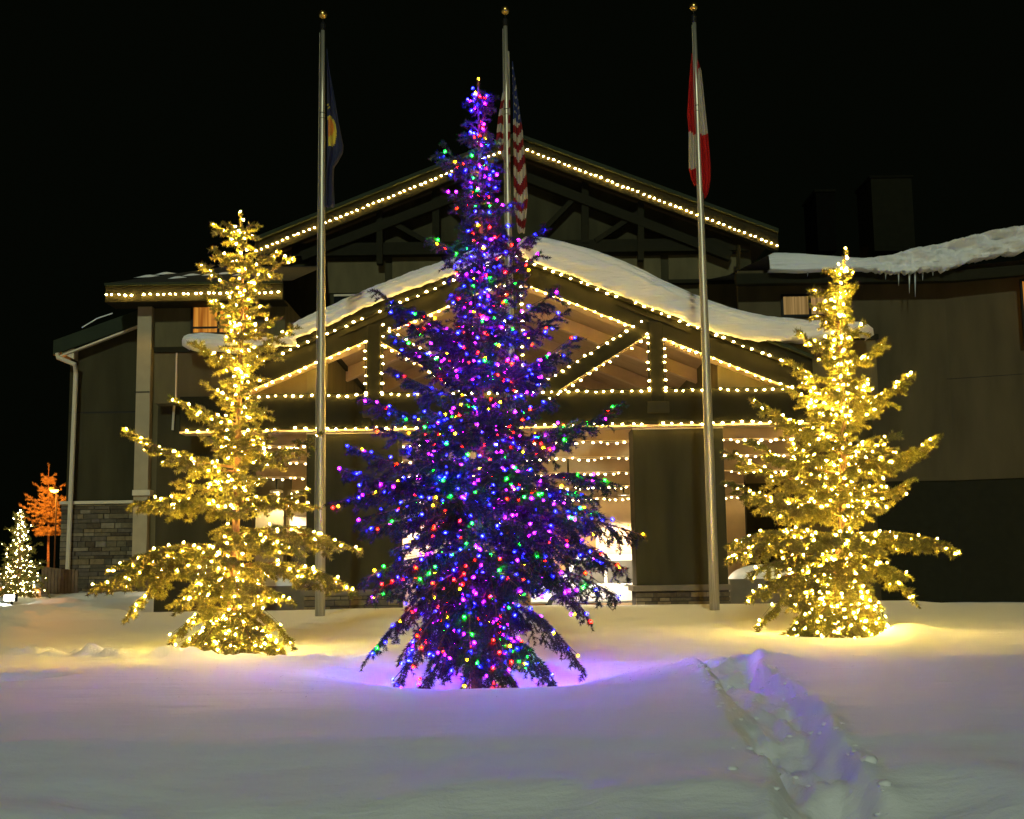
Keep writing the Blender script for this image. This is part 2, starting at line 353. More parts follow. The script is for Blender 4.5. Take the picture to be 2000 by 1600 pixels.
# ---------------------------------------------------------------- PORTICO
YF = 29.6                                     # front face of the front truss
port = thing('portico', 'entrance portico with gabled timber truss and dark square pillars', 'portico', (0, YF, 0))
apex = (WX(999, YF, 500), (WZ(500, YF)))
lend = (WX(500, YF, 716), WZ(716, YF, 500)); rend = (WX(1556, YF, 712), WZ(712, YF, 1556))
sl = ((apex[1] - lend[1]) / (apex[0] - lend[0]) + (apex[1] - rend[1]) / (rend[0] - apex[0])) / 2
def rz(x): return apex[1] - sl * abs(x - apex[0])       # the line the outer bulbs follow
xl, xr = lend[0] - .35, rend[0] + .35
cs = math.sqrt(1 + sl * sl)
UP, DN = .30, .56                                       # rafter face above / below the bulb line (vertical)
ax = apex[0]
for (xe, nm) in ((xl, 'l'), (xr, 'r')):
    MB().prism([(ax, rz(ax) - DN), (xe, rz(xe) - DN), (xe, rz(xe) - .05), (ax, rz(ax) - .05)], YF, YF + .5).build('rafter', M['green'], port, bevel=.01)
    MB().prism([(ax, rz(ax) - .06), (xe, rz(xe) - .06), (xe, rz(xe) + UP), (ax, rz(ax) + UP)], YF - .16, YF + .34).build('fascia_board', M['green'], port, bevel=.01)
    MB().prism([(ax, rz(ax) - DN - .045), (xe, rz(xe) - DN - .045), (xe, rz(xe) - DN - .003), (ax, rz(ax) - DN - .003)], YF + .04, YF + .62).build('rafter_soffit', M['beige'], port)
    # roof slab running back to the building, ceiling below it
    MB().prism([(ax, rz(ax) + UP + .004), (xe, rz(xe) + UP + .004), (xe, rz(xe) + UP + .10), (ax, rz(ax) + UP + .10)], YF - .3, 44).build('roof', M['greenb'], port)
    nb = 7
    for k in range(nb):                                  # ceiling boards seen through the truss
        ya = YF + .5 + k * 2.05; yb = ya + 2.03
        MB().prism([(ax, rz(ax) - .18), (xe, rz(xe) - .18), (xe, rz(xe) - .10), (ax, rz(ax) - .10)], ya, min(yb, 43.9)).build('ceiling_panel', M['brown'], port)
    for yk in (33.4, 37.4, 41.4):
        MB().prism([(ax, rz(ax) - .55), (xe, rz(xe) - .55), (xe, rz(xe) - .19), (ax, rz(ax) - .19)], yk, yk + .28).build('inner_rafter', M['beige'], port)
# ceiling wires
zt = WZ(764, YF, 1200); zb = WZ(826, YF, 1200)           # chord between the two horizontal bulb lines
chord_l, chord_r = WX(350, YF, 830), WX(1660, YF, 830)
MB().box(chord_l, chord_r, YF + .004, YF + .56, zb - .05, zt + .02).build('bottom_chord', M['green'], port, bevel=.012)
MB().box(chord_l, chord_r, YF + .02, YF + .6, zb - .10, zb - .054).build('chord_soffit', M['beige'], port)
# posts
for (p0, p1, lab) in ((717, 743, 0), (1270, 1296, 1)):
    x0, x1 = WX(p0, YF, 710), WX(p1, YF, 710); xm = (x0 + x1) / 2
    MB().box(x0, x1, YF - .03, YF + .45, zb + .28, rz(xm) - .25).build('truss_post', M['green'], port, bevel=.01)
    MB().box(x0 - .10, x1 + .10, YF - .07, YF + .2, zb + .22, zb + .50).build('post_block', M['olive_dk'], port, bevel=.01)
    MB().beam((x0 - .75, rz(x0 - .75) - .02), (x1 + .75, rz(x1 + .75) - .02), YF - .05, YF - .002, .34).build('gusset_plate', M['green'], port)
kx0, kx1 = WX(991, YF, 650), WX(1017, YF, 650)
MB().box(kx0, kx1, YF - .02, YF + .4, zt + .022, rz(ax) - .3).build('king_post', M['green'], port, bevel=.01)
# diagonals from side post heads down to the chord centre
dg = []
for sgn in (-1, 1):
    pxa = 1000 + sgn * 262; pxb = 1000 + sgn * 66
    a = (WX(pxa, YF, 640), WZ(642, YF, 1000) ); b = (WX(pxb, YF, 758), WZ(762, YF, 1000))
    MB().beam(a, b, YF + .03, YF + .4, .36).build('diagonal_brace', M['green'], port, bevel=.01)
    MB().beam((a[0], a[1] - .205), (b[0], b[1] - .205), YF + .05, YF + .45, .04).build('brace_soffit', M['beige'], port)
    dg.append((a, b))
# bulbs on the truss
yb = YF - .05
def P2(px, py, y=yb): return W(px, py, y)
yo = YF - .21
run('warm bulbs along the left outer edge of the portico gable', [(lend[0], yo, rz(lend[0])), (ax - .12, yo, rz(ax - .12))], .235, 'roof')
run('warm bulbs along the right outer edge of the portico gable under the roof snow', [(ax + .12, yo, rz(ax + .12)), (rend[0], yo, rz(rend[0]))], .235, 'roof')
zi = lambda x: rz(x) - DN - .02
xpl0, xpl1 = WX(714, yb, 710), WX(747, yb, 710); xpr0, xpr1 = WX(1266, yb, 710), WX(1299, yb, 710)
def run2(label, a, b, st=.215, kind='roof'): run(label, [a, b], st, kind)
zc = zt + .03
xc_l = ax - (rz(ax) - DN - zc) / sl; xc_r = ax + (rz(ax) - DN - zc) / sl
run2('warm bulbs under the left rafter outside the left truss post', (max(xc_l, chord_l) + .1, yb, zi(max(xc_l, chord_l) + .1)), (xpl0, yb, zi(xpl0)))
run2('warm bulbs under the right rafter outside the right truss post', (xpr1, yb, zi(xpr1)), (xc_r - .1, yb, zi(xc_r - .1)))
run2('warm bulbs down the outer side of the left truss post', (xpl0, yb, zi(xpl0)), (xpl0, yb, zc + .06))
run2('warm bulbs down the inner side of the left truss post', (xpl1, yb, zi(xpl1) - .05), (xpl1, yb, zc + .06))
run2('warm bulbs down the inner side of the right truss post', (xpr0, yb, zi(xpr0) - .05), (xpr0, yb, zc + .06))
run2('warm bulbs down the outer side of the right truss post', (xpr1, yb, zi(xpr1)), (xpr1, yb, zc + .06))
run2('warm bulbs under the left rafter beside the king post', (ax - 3.0, yb, zi(ax - 3.0) + .0), (kx0 - .25, yb, zi(kx0 - .25)))
run2('warm bulbs under the right rafter beside the king post', (kx1 + .25, yb, zi(kx1 + .25)), (ax + 2.95, yb, zi(ax + 2.95)))
for side, sg_, (a, b) in (('left', -1, dg[0]), ('right', 1, dg[1])):
    d = Vector((b[0] - a[0], b[1] - a[1])).normalized(); n = Vector((-d.y, d.x)); n = n if n.y > 0 else -n
    run2('warm bulbs along the top of the %s diagonal brace' % side, (a[0] + n.x * .21, yb + .06, a[1] + n.y * .21), (b[0] + n.x * .21, yb + .06, b[1] + n.y * .21))
    run2('warm bulbs along the underside of the %s diagonal brace' % side, (a[0] + d.x * .1 - n.x * .21, yb + .06, a[1] + d.y * .1 - n.y * .21), (b[0] - n.x * .21, yb + .06, b[1] - n.y * .21))
run2('warm bulbs down the left side of the king post', (kx0 - .03, yb, zi(kx0) - .1), (kx0 - .03, yb, zc + .5))
run2('warm bulbs down the right side of the king post', (kx1 + .03, yb, zi(kx1) - .1), (kx1 + .03, yb, zc + .5))
run2('warm bulbs on top of the bottom chord left of the left post', (xc_l + .1, yb, zc), (xpl0, yb, zc))
run2('warm bulbs on top of the bottom chord between the posts', (xpl1, yb, zc), (xpr0, yb, zc))
run2('warm bulbs on top of the bottom chord right of the right post', (xpr1, yb, zc), (xc_r, yb, zc))
run2('warm bulbs along the bottom edge of the long beam over the pillars', (WX(366, yb, 838), yb, zb), (WX(1565, yb, 822), yb, zb), .24)
run2('short slanting string of warm bulbs on the left portico wing', W(345, 781, 30.2), W(400, 752, 30.2), .3)
# tie beams with bulb rows in the ceiling
rows = [(31.6, 862), (34.2, 893), (36.8, 923), (39.4, 950), (42.0, 973)]
names = ['first', 'second', 'third', 'fourth', 'fifth']
for (yk, py), nm in zip(rows, names):
    z0 = WZ(py, yk, 1150); x0 = -8.9; x1 = 8.9
    MB().box(x0, x1, yk, yk + .3, z0 + .02, z0 + .48).build('tie_beam', M['brown'], port)
    MB().box(x0, x1, yk - .05, yk + .34, z0 - .025, z0 + .016).build('tie_beam_soffit', M['beige'], port)
    for seg, (pa, pb) in (('left', (470, 598)), ('middle', (778, 1240)), ('right', (1420, 1570))):
        run('%s row of ceiling bulbs behind the beam, in the %s opening' % (nm, seg), [(WX(pa, yk - .1) - .3, yk - .1, z0 - .02), (WX(pb, yk - .1) + .15, yk - .1, z0 - .02)], .21, 'under', .03)
# pillars
def stones(parent, x0, x1, z0, z1, y, dmin=.04, hrow=(.08, .15), wr=(.18, .55), side=None):
    z = z0
    while z < z1 - .03:
        h = min(random.uniform(*hrow), z1 - z); x = x0
        while x < x1 - .02:
            w = min(random.uniform(*wr), x1 - x)
            if x1 - x - w < .08: w = x1 - x
            d = dmin + random.uniform(0, .05); gp = .010
            MB().box(x + gp, x + w - gp, y - d, y, z + gp, z + h - gp).build('stone', random.choice(STONES), parent, bevel=0)
            x += w
        z += h
for (pa, pb, lab) in ((598, 778, 'left pillar'), (1240, 1418, 'right pillar')):
    x0, x1 = WX(pa, YF + .1, 1000), WX(pb, YF + .1, 1000)
    MB().box(x0, x1, YF + .1, YF + 1.2, .98, zb - .104).build('pillar', M['olive_dk'], port, bevel=.02)
    MB().box(x0 - .10, x1 + .06, YF - .04, YF + 1.3, .86, 1.0).build('pillar_cap', M['cap'], port, bevel=.015)
    MB().box(x0 - .02, x1 + .0, YF + .08, YF + 1.24, -.1, .86).build('pillar_base', M['mortar'], port)
    stones(port, x0 - .04, x1 + .02, .3, .855, YF + .08)
    MB().box(x0 - .01, x1 + .01, YF + .085, YF + .1, zb - .16, zb - .108).build('pillar_trim', M['cream'], port)
# flat wings of the portico either side of the gable
def wing(pa, pb, ytop, ybot, lab):
    zt_ = WZ(ytop, 30.1, (pa + pb) / 2); zb_ = WZ(ybot, 30.1, (pa + pb) / 2); x0, x1 = WX(pa, 30.1, 700), WX(pb, 30.1, 700)
    MB().box(x0, x1, 30.1, 43, zb_, zt_ - .12).build('wing_wall', M['olive'], port, bevel=.01)
    MB().box(x0 - .02, x1 + .06, 30.02, 43, zt_ - .12, zt_ + .02).build('wing_cap', M['green'], port, bevel=.01)
    return x0, x1, zb_, zt_
wl = wing(303, 640, 678, 786, 'l'); wr_ = wing(1400, 1712, 657, 800, 'r')
xs = WX(344, 30.1, 730)
MB().box(xs, xs + .03, 30.04, 30.1, wl[2], wl[3] - .13).build('lit_edge_strip', M['cream'], port)  # cream strip paints the bright lit edge of the wing
MB().box(xs + .04, WX(600, 30.1, 730), 30.085, 30.1, wl[2] + .01, wl[3] - .13).build('recessed_panel', M['tan'], port)
# solid walls under the wings
MB().box(WX(306, 30.6, 900), WX(494, 30.6, 900), 30.6, 31.0, -.1, zb_ if False else WZ(786, 30.6, 400)).build('left_end_wall' if False else 'end_wall', M['olive_dk'], port, bevel=.01)
MB().box(WX(1560, 30.6, 900), WX(1708, 30.6, 900), 30.6, 31.0, -.1, WZ(800, 30.6, 1650)).build('end_wall', M['olive_dk'], port, bevel=.01)
MB().tube([(WX(338, 30.5), 30.5, WZ(790, 30.5, 340)), (WX(336, 30.5), 30.5, WZ(840, 30.5, 340))], .03, 6).build('downpipe', M['white'], port)
# ceiling downlights, plus an added one that lights the car
def downlight(px, py, y, power, ang=120, r=.16):
    p = W(px, py, y); t = thing('ceiling_light', 'round lit downlight under the portico ceiling %s' % ('near the right pillar' if px > 1200 else 'added behind the centre tree to light the car' if px > 1000 else ('right of the left pillar' if px > 700 else 'above the left opening')), 'ceiling light', p, 'portico downlights')
    MB().lathe([(r * 1.25, 0), (r * 1.25, .05), (r * .9, .08), (r * .9, .02)], p, 16).build('trim_ring', M['white'], t)
    MB().lathe([(.001, .015), (r * .6, .01), (r * .9, .03)], p, 16).build('lens', E_down, t)
    MB().tube([p + Vector((0, 0, .05)), p + Vector((0, 0, .6))], .03, 6).build('stem', M['green'], t)
    l = bpy.data.lights.new('downlight_lamp', 'SPOT'); l.energy = power; l.color = (1, .80, .52); l.spot_size = R(ang); l.spot_blend = .35; l.shadow_soft_size = .1
    lo = bpy.data.objects.new('downlight_lamp', l); C.objects.link(lo); lo.parent = t; lo.location = (0, 0, -.06)
E_down = emat('downlight_glow', (1, .84, .6), 14)
downlight(1218, 968, 41.3, 1500); downlight(800, 963, 41.3, 1300); downlight(540, 962, 37.6, 900)
downlight(1110, 938, 34.2, 3200, 130)  # added lamp kept out of sight behind the tree, brightens the car side

# back wall of the portico
YB = 42.6
bw = thing('entrance_wall', 'warm lit entrance wall of the hotel seen under the portico', 'wall', (0, YB, 0))
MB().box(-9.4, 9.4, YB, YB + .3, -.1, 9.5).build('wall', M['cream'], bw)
MB().box(WX(880, YB), WX(1160, YB), YB - .07, YB - .004, 0, WZ(965, YB)).build('wood_panel', M['wood'], bw)
E_door = emat('lobby_glow', (1, .50, .14), 1.3)
for pa, pb in ((905, 955), (960, 1010), (1060, 1105), (1110, 1152)):
    f = MB().box(WX(pa, YB), WX(pb, YB), YB - .12, YB - .075, .3, WZ(1040, YB)).build('door', M['wood'], bw)
    MB().box(WX(pa + 5, YB), WX(pb - 5, YB), YB - .14, YB - .124, .4, WZ(1048, YB)).build('pane', E_door, f)
MB().box(WX(1478, YB), WX(1600, YB), YB - .1, YB - .004, .6, WZ(985, YB)).build('dark_window', M['glassdk'], bw)
MB().box(WX(1538, YB), WX(1548, YB), YB - .16, YB - .104, .3, WZ(983, YB)).build('mullion', M['beige'], bw)
MB().box(WX(1232, YB), WX(1302, YB), YB - .1, YB - .004, WZ(752, YB), WZ(690, YB)).build('upper_window', M['beige'], bw)
# white boarded bay at the left opening
bay = thing('lit_bay_wall', 'brightly lit white boarded bay in the left portico opening', 'wall', (WX(540, 38.5), 38.5, 0))
for a, b in ((985, 1008), (1010, 1028), (1030, 1043)):
    MB().box(WX(470, 38.5), WX(640, 38.5), 38.5 - (.06 if a == 1010 else 0), 39.0, WZ(b, 38.5, 540), WZ(a, 38.5, 540)).build('white_board', M['white'], bay, bevel=.01)
MB().box(WX(470, 38.5), WX(640, 38.5), 38.6, 39, 0, WZ(1045, 38.5, 540)).build('plinth', M['olive_dk'], bay)
MB().prism([(WX(480, 38.2), WZ(985, 38.2, 540)), (WX(480, 38.2), WZ(940, 38.2, 480)), (WX(560, 38.2), WZ(985, 38.2, 540))], 38.2, 38.45).build('gable_end', M['cream'], bay)
run('short steep warm string on the small gable in the left opening', [W(487, 940, 38.1), W(556, 983, 38.1)], .14, 'under')
for (pa, pb, py, hh, yc, lab) in ((500, 598, 1136, .28, 33, 'snow heap on a dark ledge in the left portico opening'), (1428, 1556, 1122, .38, 33, 'grey snow heap on a ledge in the right portico opening')):
    x0, x1 = WX(pa, yc, py), WX(pb, yc, py); z0 = WZ(py + 10, yc, pa)
    n = 24; a = np.linspace(0, 1, n); U, V = np.meshgrid(a, a)
    prof = np.sin(U ** .7 * np.pi) if pa < 1000 else np.clip(np.sin(U * np.pi), 0, 1) ** .5
    Z = z0 + hh * prof * np.sin(np.clip(V * 1.0, 0, 1) * np.pi) ** .6 + .05 * fbm(U * 6, V * 6, 70) * prof
    o = grid_mesh('snow_heap', x0 + (x1 - x0) * U, yc + .8 * V, Z, M['snow']); tag(o, lab, 'snow heap')
    o2 = MB().box(x0 - .05, x1 + .05, yc - .02, yc + .85, .2, z0 + .01).build('ledge', M['cap']); tag(o2, ('dark ledge carrying snow in the left opening' if pa < 1000 else 'dark ledge carrying snow in the right opening'), 'ledge')

# ---- snow on the portico roof
def slab(name, label, topf, botf, x0, x1, y0, y1, nx=120, nyy=26, seed=0, nose=.35):
    """thick drift: rounded front nose between bottom and top outline, running back over the roof"""
    X = []; Yy = []; Z = []
    us = np.linspace(0, 1, nx); xsn = x0 + (x1 - x0) * us
    tops = np.array([topf(x) for x in xsn]); bots = np.array([botf(x) for x in xsn]) + .05 * fbm(xsn * 2.5, xsn * 0, seed + 9, 5, .65); H = tops - bots
    endf = np.clip(np.minimum(us, 1 - us) / .03, 0, 1) ** .5
    rowsl = []
    m1 = 16
    for k in range(m1 + 1):                       # nose
        t = k / m1; a = t * math.pi / 2
        zz = bots + H * endf * math.sin(a) ** .8
        yyv = y0 - nose * endf * math.cos(a) ** .9 * (.55 + .45 * math.sin(t * math.pi)) + .09 * fbm(xsn * 2.2, zz * 9 + xsn * 3.4, seed + 3, 5, .6) + .05 * np.sin(t * 26 + xsn * .4 + 2 * vn(xsn * .6, xsn * 0, seed)) * math.sin(t * math.pi)
        rowsl.append((xsn, yyv, zz))
    for k in range(1, nyy):
        t = k / nyy
        zz = bots + H * endf * (1 + .05 * np.sin(t * 3)) + .06 * fbm(xsn * .8, t * 6 + xsn * 0, seed + 5)
        rowsl.append((xsn, y0 + (y1 - y0) * t + xsn * 0, zz))
    X = np.stack([r[0] for r in rowsl]); Yy = np.stack([r[1] for r in rowsl]); Z = np.stack([r[2] for r in rowsl])
    # underside
    Xb = X[:1]; under = np.stack([xsn]); X = np.vstack([under, X]); Yy = np.vstack([np.full((1, nx), y0 + .5), Yy]); Z = np.vstack([bots[None] + .01, Z])
    o = grid_mesh(name, X, Yy, Z, M['rsnow']); tag(o, label, 'roof snow'); return o
def curve_px(pts, Y):
    w = [W(a, b, Y) for a, b in pts]; xs_ = [p.x for p in w]; zs_ = [p.z for p in w]
    return lambda x: float(np.interp(x, xs_, zs_))
def smooth(pts, n=60):
    a = np.array(pts, float); t = np.arange(len(a)); tt = np.linspace(0, len(a) - 1, n)
    k = np.ones(5) / 5
    xs2 = np.interp(tt, t, a[:, 0]); ys2 = np.interp(tt, t, a[:, 1]); yp = np.pad(ys2, 2, 'edge'); return list(zip(xs2, np.convolve(yp, k, 'valid')))
YS = YF - .25
slab('roof_snow', 'thick curling snow slab sliding over the right slope of the portico roof',
     curve_px(smooth([(1004, 462), (1060, 464), (1110, 474), (1170, 492), (1240, 520), (1310, 555), (1380, 586), (1440, 606), (1500, 618), (1580, 626), (1700, 632)]), YS),
     curve_px([(1004, 496), (1040, 510), (1130, 543), (1230, 585), (1330, 622), (1400, 650), (1480, 668), (1560, 664), (1640, 658), (1706, 655)], YS),
     WX(1004, YS, 490), WX(1706, YS, 645), YS, 43, seed=3, nose=.38)
slab('roof_snow', 'thin snow layer on the left slope of the portico roof',
     curve_px([(560, 640), (600, 618), (700, 572), (800, 532), (900, 498), (996, 462)], YS),
     curve_px([(560, 668), (600, 652), (700, 606), (800, 565), (900, 530), (996, 494)], YS),
     WX(560, YS, 650), WX(996, YS, 480), YS, 43, seed=8, nose=.22)
slab('roof_snow', 'rounded snow lump on the flat left wing of the portico below the orange window',
     curve_px(smooth([(357, 660), (370, 652), (400, 650), (450, 655), (520, 660), (580, 655)]), YS), curve_px([(357, 676), (380, 681), (450, 684), (580, 676)], YS),
     WX(357, YS, 660), WX(580, YS, 660), YS, 42, nx=60, seed=12, nose=.3)

# ---------------------------------------------------------------- MAIN GABLE BLOCK behind
YM = 43.0
mg = thing('hotel_main_block', 'tall gabled main block of the hotel with decorative dark truss', 'building', (0, YM + 1, 0))
ma = W(1008, 283, YM); ml = W(498, 486, YM); mr = W(1520, 472, YM)
sm = ((ma.z - ml.z) / (ma.x - ml.x) + (ma.z - mr.z) / (mr.x - ma.x)) / 2
def mz(x): return ma.z - sm * abs(x - ma.x)
MB().prism([(ml.x + .8, 0), (mr.x - .8, 0), (mr.x - .8, mz(mr.x - .8) - .2), (ma.x, mz(ma.x) - .2), (ml.x + .8, mz(ml.x + .8) - .2)], YM + 1, YM + 1.4).build('gable_wall', M['olive_dk'], mg)
for xe in (ml.x, mr.x):
    MB().prism([(ma.x, mz(ma.x) - .35), (xe, mz(xe) - .35), (xe, mz(xe) + .28), (ma.x, mz(ma.x) + .28)], YM, YM + .3).build('fascia_board', M['green'], mg)
    MB().prism([(ma.x, mz(ma.x) + .284), (xe, mz(xe) + .284), (xe, mz(xe) + .42), (ma.x, mz(ma.x) + .42)], YM - .15, YM + 28).build('roof', M['greenb'], mg)
    MB().prism([(ma.x, mz(ma.x) + .424), (xe, mz(xe) + .424), (xe, mz(xe) + .47), (ma.x, mz(ma.x) + .47)], YM + .02, YM + 27.9).build('roof_frost', M['snow'], mg)
run('bulb string along the left slope of the tall rear gable', [W(500, 488, YM - .05), W(985, 292, YM - .05)], .205, 'eave', .01)
run('bulb string along the right slope of the tall rear gable', [W(1030, 291, YM - .05), W(1518, 477, YM - .05)], .205, 'eave', .01)
def mgbeam(pa, pb, w, y=YM + .55):
    a = W(pa[0], pa[1], y); b = W(pb[0], pb[1], y)
    MB().beam((a.x, a.z), (b.x, b.z), y, y + .3, w).build('gable_truss_member', M['green'], mg)
mgbeam((570, 488), (1465, 476), .46); mgbeam((741, 395), (741, 515), .22, YM + .42); mgbeam((1252, 385), (1252, 508), .22, YM + .42)
mgbeam((851, 360), (851, 478), .26, YM + .5); mgbeam((1143, 352), (1143, 474), .26, YM + .5)
mgbeam((748, 424), (830, 470), .18, YM + .5); mgbeam((1163, 470), (1248, 414), .18, YM + .5); mgbeam((860, 380), (960, 470), .18, YM + .5); mgbeam((1130, 378), (1040, 470), .18, YM + .5)
for sgn in (-1, 1):
    a = W(1008 + sgn * 20, 345, YM + .4); b = W(1008 + sgn * 420, 500, YM + .4)
    MB().beam((a.x, a.z), (b.x, b.z), YM + .4, YM + .7, .34).build('gable_truss_member', M['green'], mg)
def mgbox(pa, py0, pb, py1, y, d, name, m, par=mg, bev=0):
    return MB().box(WX(pa, y, py0), WX(pb, y, py0), y, y + d, WZ(py1, y, (pa + pb) / 2), WZ(py0, y, (pa + pb) / 2)).build(name, m, par, bevel=bev)
mgbox(766, 502, 862, 572, YM + .93, .06, 'wall_panel', M['olive'], bev=.01)
mgbox(640, 510, 752, 572, YM + .93, .06, 'wall_panel', M['olive'])
mgbox(1150, 500, 1290, 545, YM + .93, .06, 'wall_panel', M['olive']); mgbox(1305, 497, 1440, 600, YM + .93, .06, 'wall_panel', M['olive'])
w_ = mgbox(652, 577, 760, 640, YM + .86, .06, 'window', M['glassdk']); mgbox(652, 574, 775, 578, YM + .8, .08, 'window_head', M['white'])
MB().tube([W(1442, 480, YM - .2), W(1442, 620, YM - .2)], .07, 8).build('downpipe', M['green'], mg)
mgbox(1305, 545, 1450, 552, YM + .6, .3, 'ledge_trim', M['green'])
# rooftop boxes faintly seen
for (pa, pb, py, lab) in ((1730, 1812, 348, 'pale boxy chimney on the right wing roof'), (1618, 1655, 375, 'dark narrow roof vent left of the boxy chimney')):
    t = thing('chimney', lab, 'chimney', W((pa + pb) / 2, 480, 47))
    MB().box(WX(pa, 47), WX(pb, 47), 47, 49, WZ(490, 47, pa), WZ(py, 47, pa)).build('shaft', mat('unlit_render', (.012, .012, .007), .95, spec=0) if pa > 1700 else mat('unlit_metal', (.004, .004, .003), .95, spec=0), t)  # near-black colours put the unlit night look into both boxes
    MB().box(WX(pa, 47) - .06, WX(pb, 47) + .06, 46.95, 49.05, WZ(py, 47, pa), WZ(py, 47, pa) + .1).build('cap', mat('unlit_cap', (.008, .008, .005), .95, spec=0), t)

# ---------------------------------------------------------------- LEFT BLOCKS
lb = thing('hotel_left_block', 'left hotel block with lit orange window and bulbs under its eave', 'building', (WX(400, 38), 38, 0))
x0, x1 = WX(278, 38, 750), WX(556, 38, 750); ze = WZ(590, 38, 400)
MB().box(x0, x1, 38, 43.9, -.1, ze + .02).build('wall', M['olive'], lb)
xa, xb = WX(205, 37, 572), WX(552, 37, 572); z0e, z1e = WZ(588, 37, 380), WZ(557, 37, 380)
MB().box(xa, xb, 37, 37.25, z0e, z1e).build('fascia_board', M['green'], lb, bevel=.01)
MB().box(xa, xb, 36.9, 37.1, z1e + .004, z1e + .09).build('gutter', M['greenb'], lb, bevel=.01)
MB().box(xa + .01, xb - .01, 37.26, 38, z0e, z0e + .05).build('soffit', M['green'], lb)
zr = WZ(530, 41, 400)
MB().add([(xa, 37.0, z1e + .1), (xb + .3, 37.0, z1e + .1), (xb + .3, 44, zr + .9), (xa + 2.0, 44, zr + .9), (xa, 46, z1e + .1)], [(0, 1, 2, 3), (0, 3, 4)]).build('roof', M['shingle'], lb)
run('bulb string under the long left eave beside the orange window', [W(207, 574, 36.86), W(543, 568, 36.86)], .195, 'eave', .015, gaps=((.02, .035), (.165, .19)))
# thin wind blown snow streaks on that roof
for k in range(7):
    px = 265 + k * 30 + random.uniform(-6, 6); y = 38.4 + random.uniform(0, 2.2); zz = z1e + .1 + (y - 37) * (zr + .8 - z1e) / 7
    n = 12; U, V = np.meshgrid(np.linspace(0, 1, n), np.linspace(0, 1, 6)); wx = random.uniform(.25, .45)
    X = WX(px, y, 540) + wx * U + .35 * V; Yv = y + .5 * V + .1 * U; Z = zz + (Yv - y) * (zr + .8 - z1e) / 7 + .07 * np.sin(U * np.pi) * np.sin(V * np.pi)
    grid_mesh('snow_streak', X, Yv, Z - .01, M['snow'], lb)
def window(par, pa, pb, pt, pbt, y, em, mull=(), trans=(), sill=True, pleats=14):
    xa, xb, zt_, zb2 = WX(pa, y, pt), WX(pb, y, pt), WZ(pt, y, pa), WZ(pbt, y, pa)
    fr = MB(); t = .07
    fr.box(xa, xb, y - .08, y, zt_ - t, zt_); fr.box(xa, xb, y - .08, y, zb2, zb2 + t); fr.box(xa, xa + t, y - .08, y, zb2 + t, zt_ - t); fr.box(xb - t, xb, y - .08, y, zb2 + t, zt_ - t)
    for mx in mull: xm = WX(mx, y, pt); fr.box(xm - .04, xm + .04, y - .075, y, zb2 + t, zt_ - t)
    for tz in trans: z_ = WZ(tz, y, pa); fr.box(xa + t, xb - t, y - .07, y, z_ - .03, z_ + .03)
    f = fr.build('window', M['frame'], par)
    n = 160; U = np.linspace(0, 1, n); X = xa + .05 + (xb - xa - .1) * U; Yc = y - .02 + .02 * np.sin(U * pleats * 2 * np.pi + .6 * np.sin(U * 40))
    Zc = np.array([zb2 + .05, zt_ - .05])
    grid_mesh('curtain', np.repeat(X[None], 2, 0), np.repeat(Yc[None], 2, 0), np.repeat(Zc[:, None], n, 1), em, f)
    if sill: MB().box(xa - .03, xb + .03, y - .12, y - .082, zt_, zt_ + .05).build('window_head', M['white'], par)
def curtain_mat(name, c0, c1, s, freq):
    m = bpy.data.materials.new(name); m.use_nodes = True; nt = m.node_tree; nt.nodes.clear()
    out = nt.nodes.new('ShaderNodeOutputMaterial'); e = nt.nodes.new('ShaderNodeEmission'); e.inputs[1].default_value = s
    tc = nt.nodes.new('ShaderNodeTexCoord'); mp = nt.nodes.new('ShaderNodeMapping'); mp.inputs['Scale'].default_value = (freq, 0, .25)
    n = nt.nodes.new('ShaderNodeTexNoise'); n.inputs['Scale'].default_value = 1; n.inputs['Detail'].default_value = 3
    cr = nt.nodes.new('ShaderNodeValToRGB'); cr.color_ramp.elements[0].color = c0 + (1,); cr.color_ramp.elements[1].color = c1 + (1,); cr.color_ramp.elements[0].position = .35; cr.color_ramp.elements[1].position = .6
    nt.links.new(tc.outputs['Object'], mp.inputs[0]); nt.links.new(mp.outputs[0], n.inputs['Vector']); nt.links.new(n.outputs['Fac'], cr.inputs[0]); nt.links.new(cr.outputs[0], e.inputs[0]); nt.links.new(e.outputs[0], out.inputs[0])
    return m
CUR_O = curtain_mat('orange_lit_curtain', (.30, .09, .01), (.72, .30, .04), .95, 9)
CUR_T = curtain_mat('tan_lit_curtain', (.20, .12, .035), (.42, .26, .09), .75, 12)
window(lb, 374, 490, 597, 655, 37.97, CUR_O, mull=(428,), trans=(641,))
MB().box(WX(262, 37.7, 900), WX(290, 37.7, 900), 37.7, 37.98, WZ(1112, 37.7, 270), ze).build('corner_column', M['column'], lb, bevel=.01)
MB().box(WX(258, 37.6, 960), WX(293, 37.6, 960), 37.6, 38.02, WZ(968, 37.6, 270), WZ(957, 37.6, 270)).build('column_band', M['white'], lb, bevel=.01)
MB().box(WX(262, 37.69, 770), WX(292, 37.69, 770), 37.68, 37.7, WZ(767, 37.7, 270), WZ(765, 37.7, 270)).build('panel_joint', M['frame'], lb)
fl = thing('hotel_left_wing', 'low left hotel wing with sloping roof and stone clad base', 'building', (WX(200, 39), 39, 0))
ya = 39
pa_ = W(138, 690, ya); pc = W(278, 628, ya)
MB().prism([(pa_.x, -.1), (x0 + .3, -.1), (x0 + .3, W(290, 615, ya).z), (pa_.x, WZ(668, ya, 145))], ya, ya + 6).build('wall', M['olive_dk'], fl)
ra, rb = W(104, 668, ya - .5), W(282, 604, ya - .5)
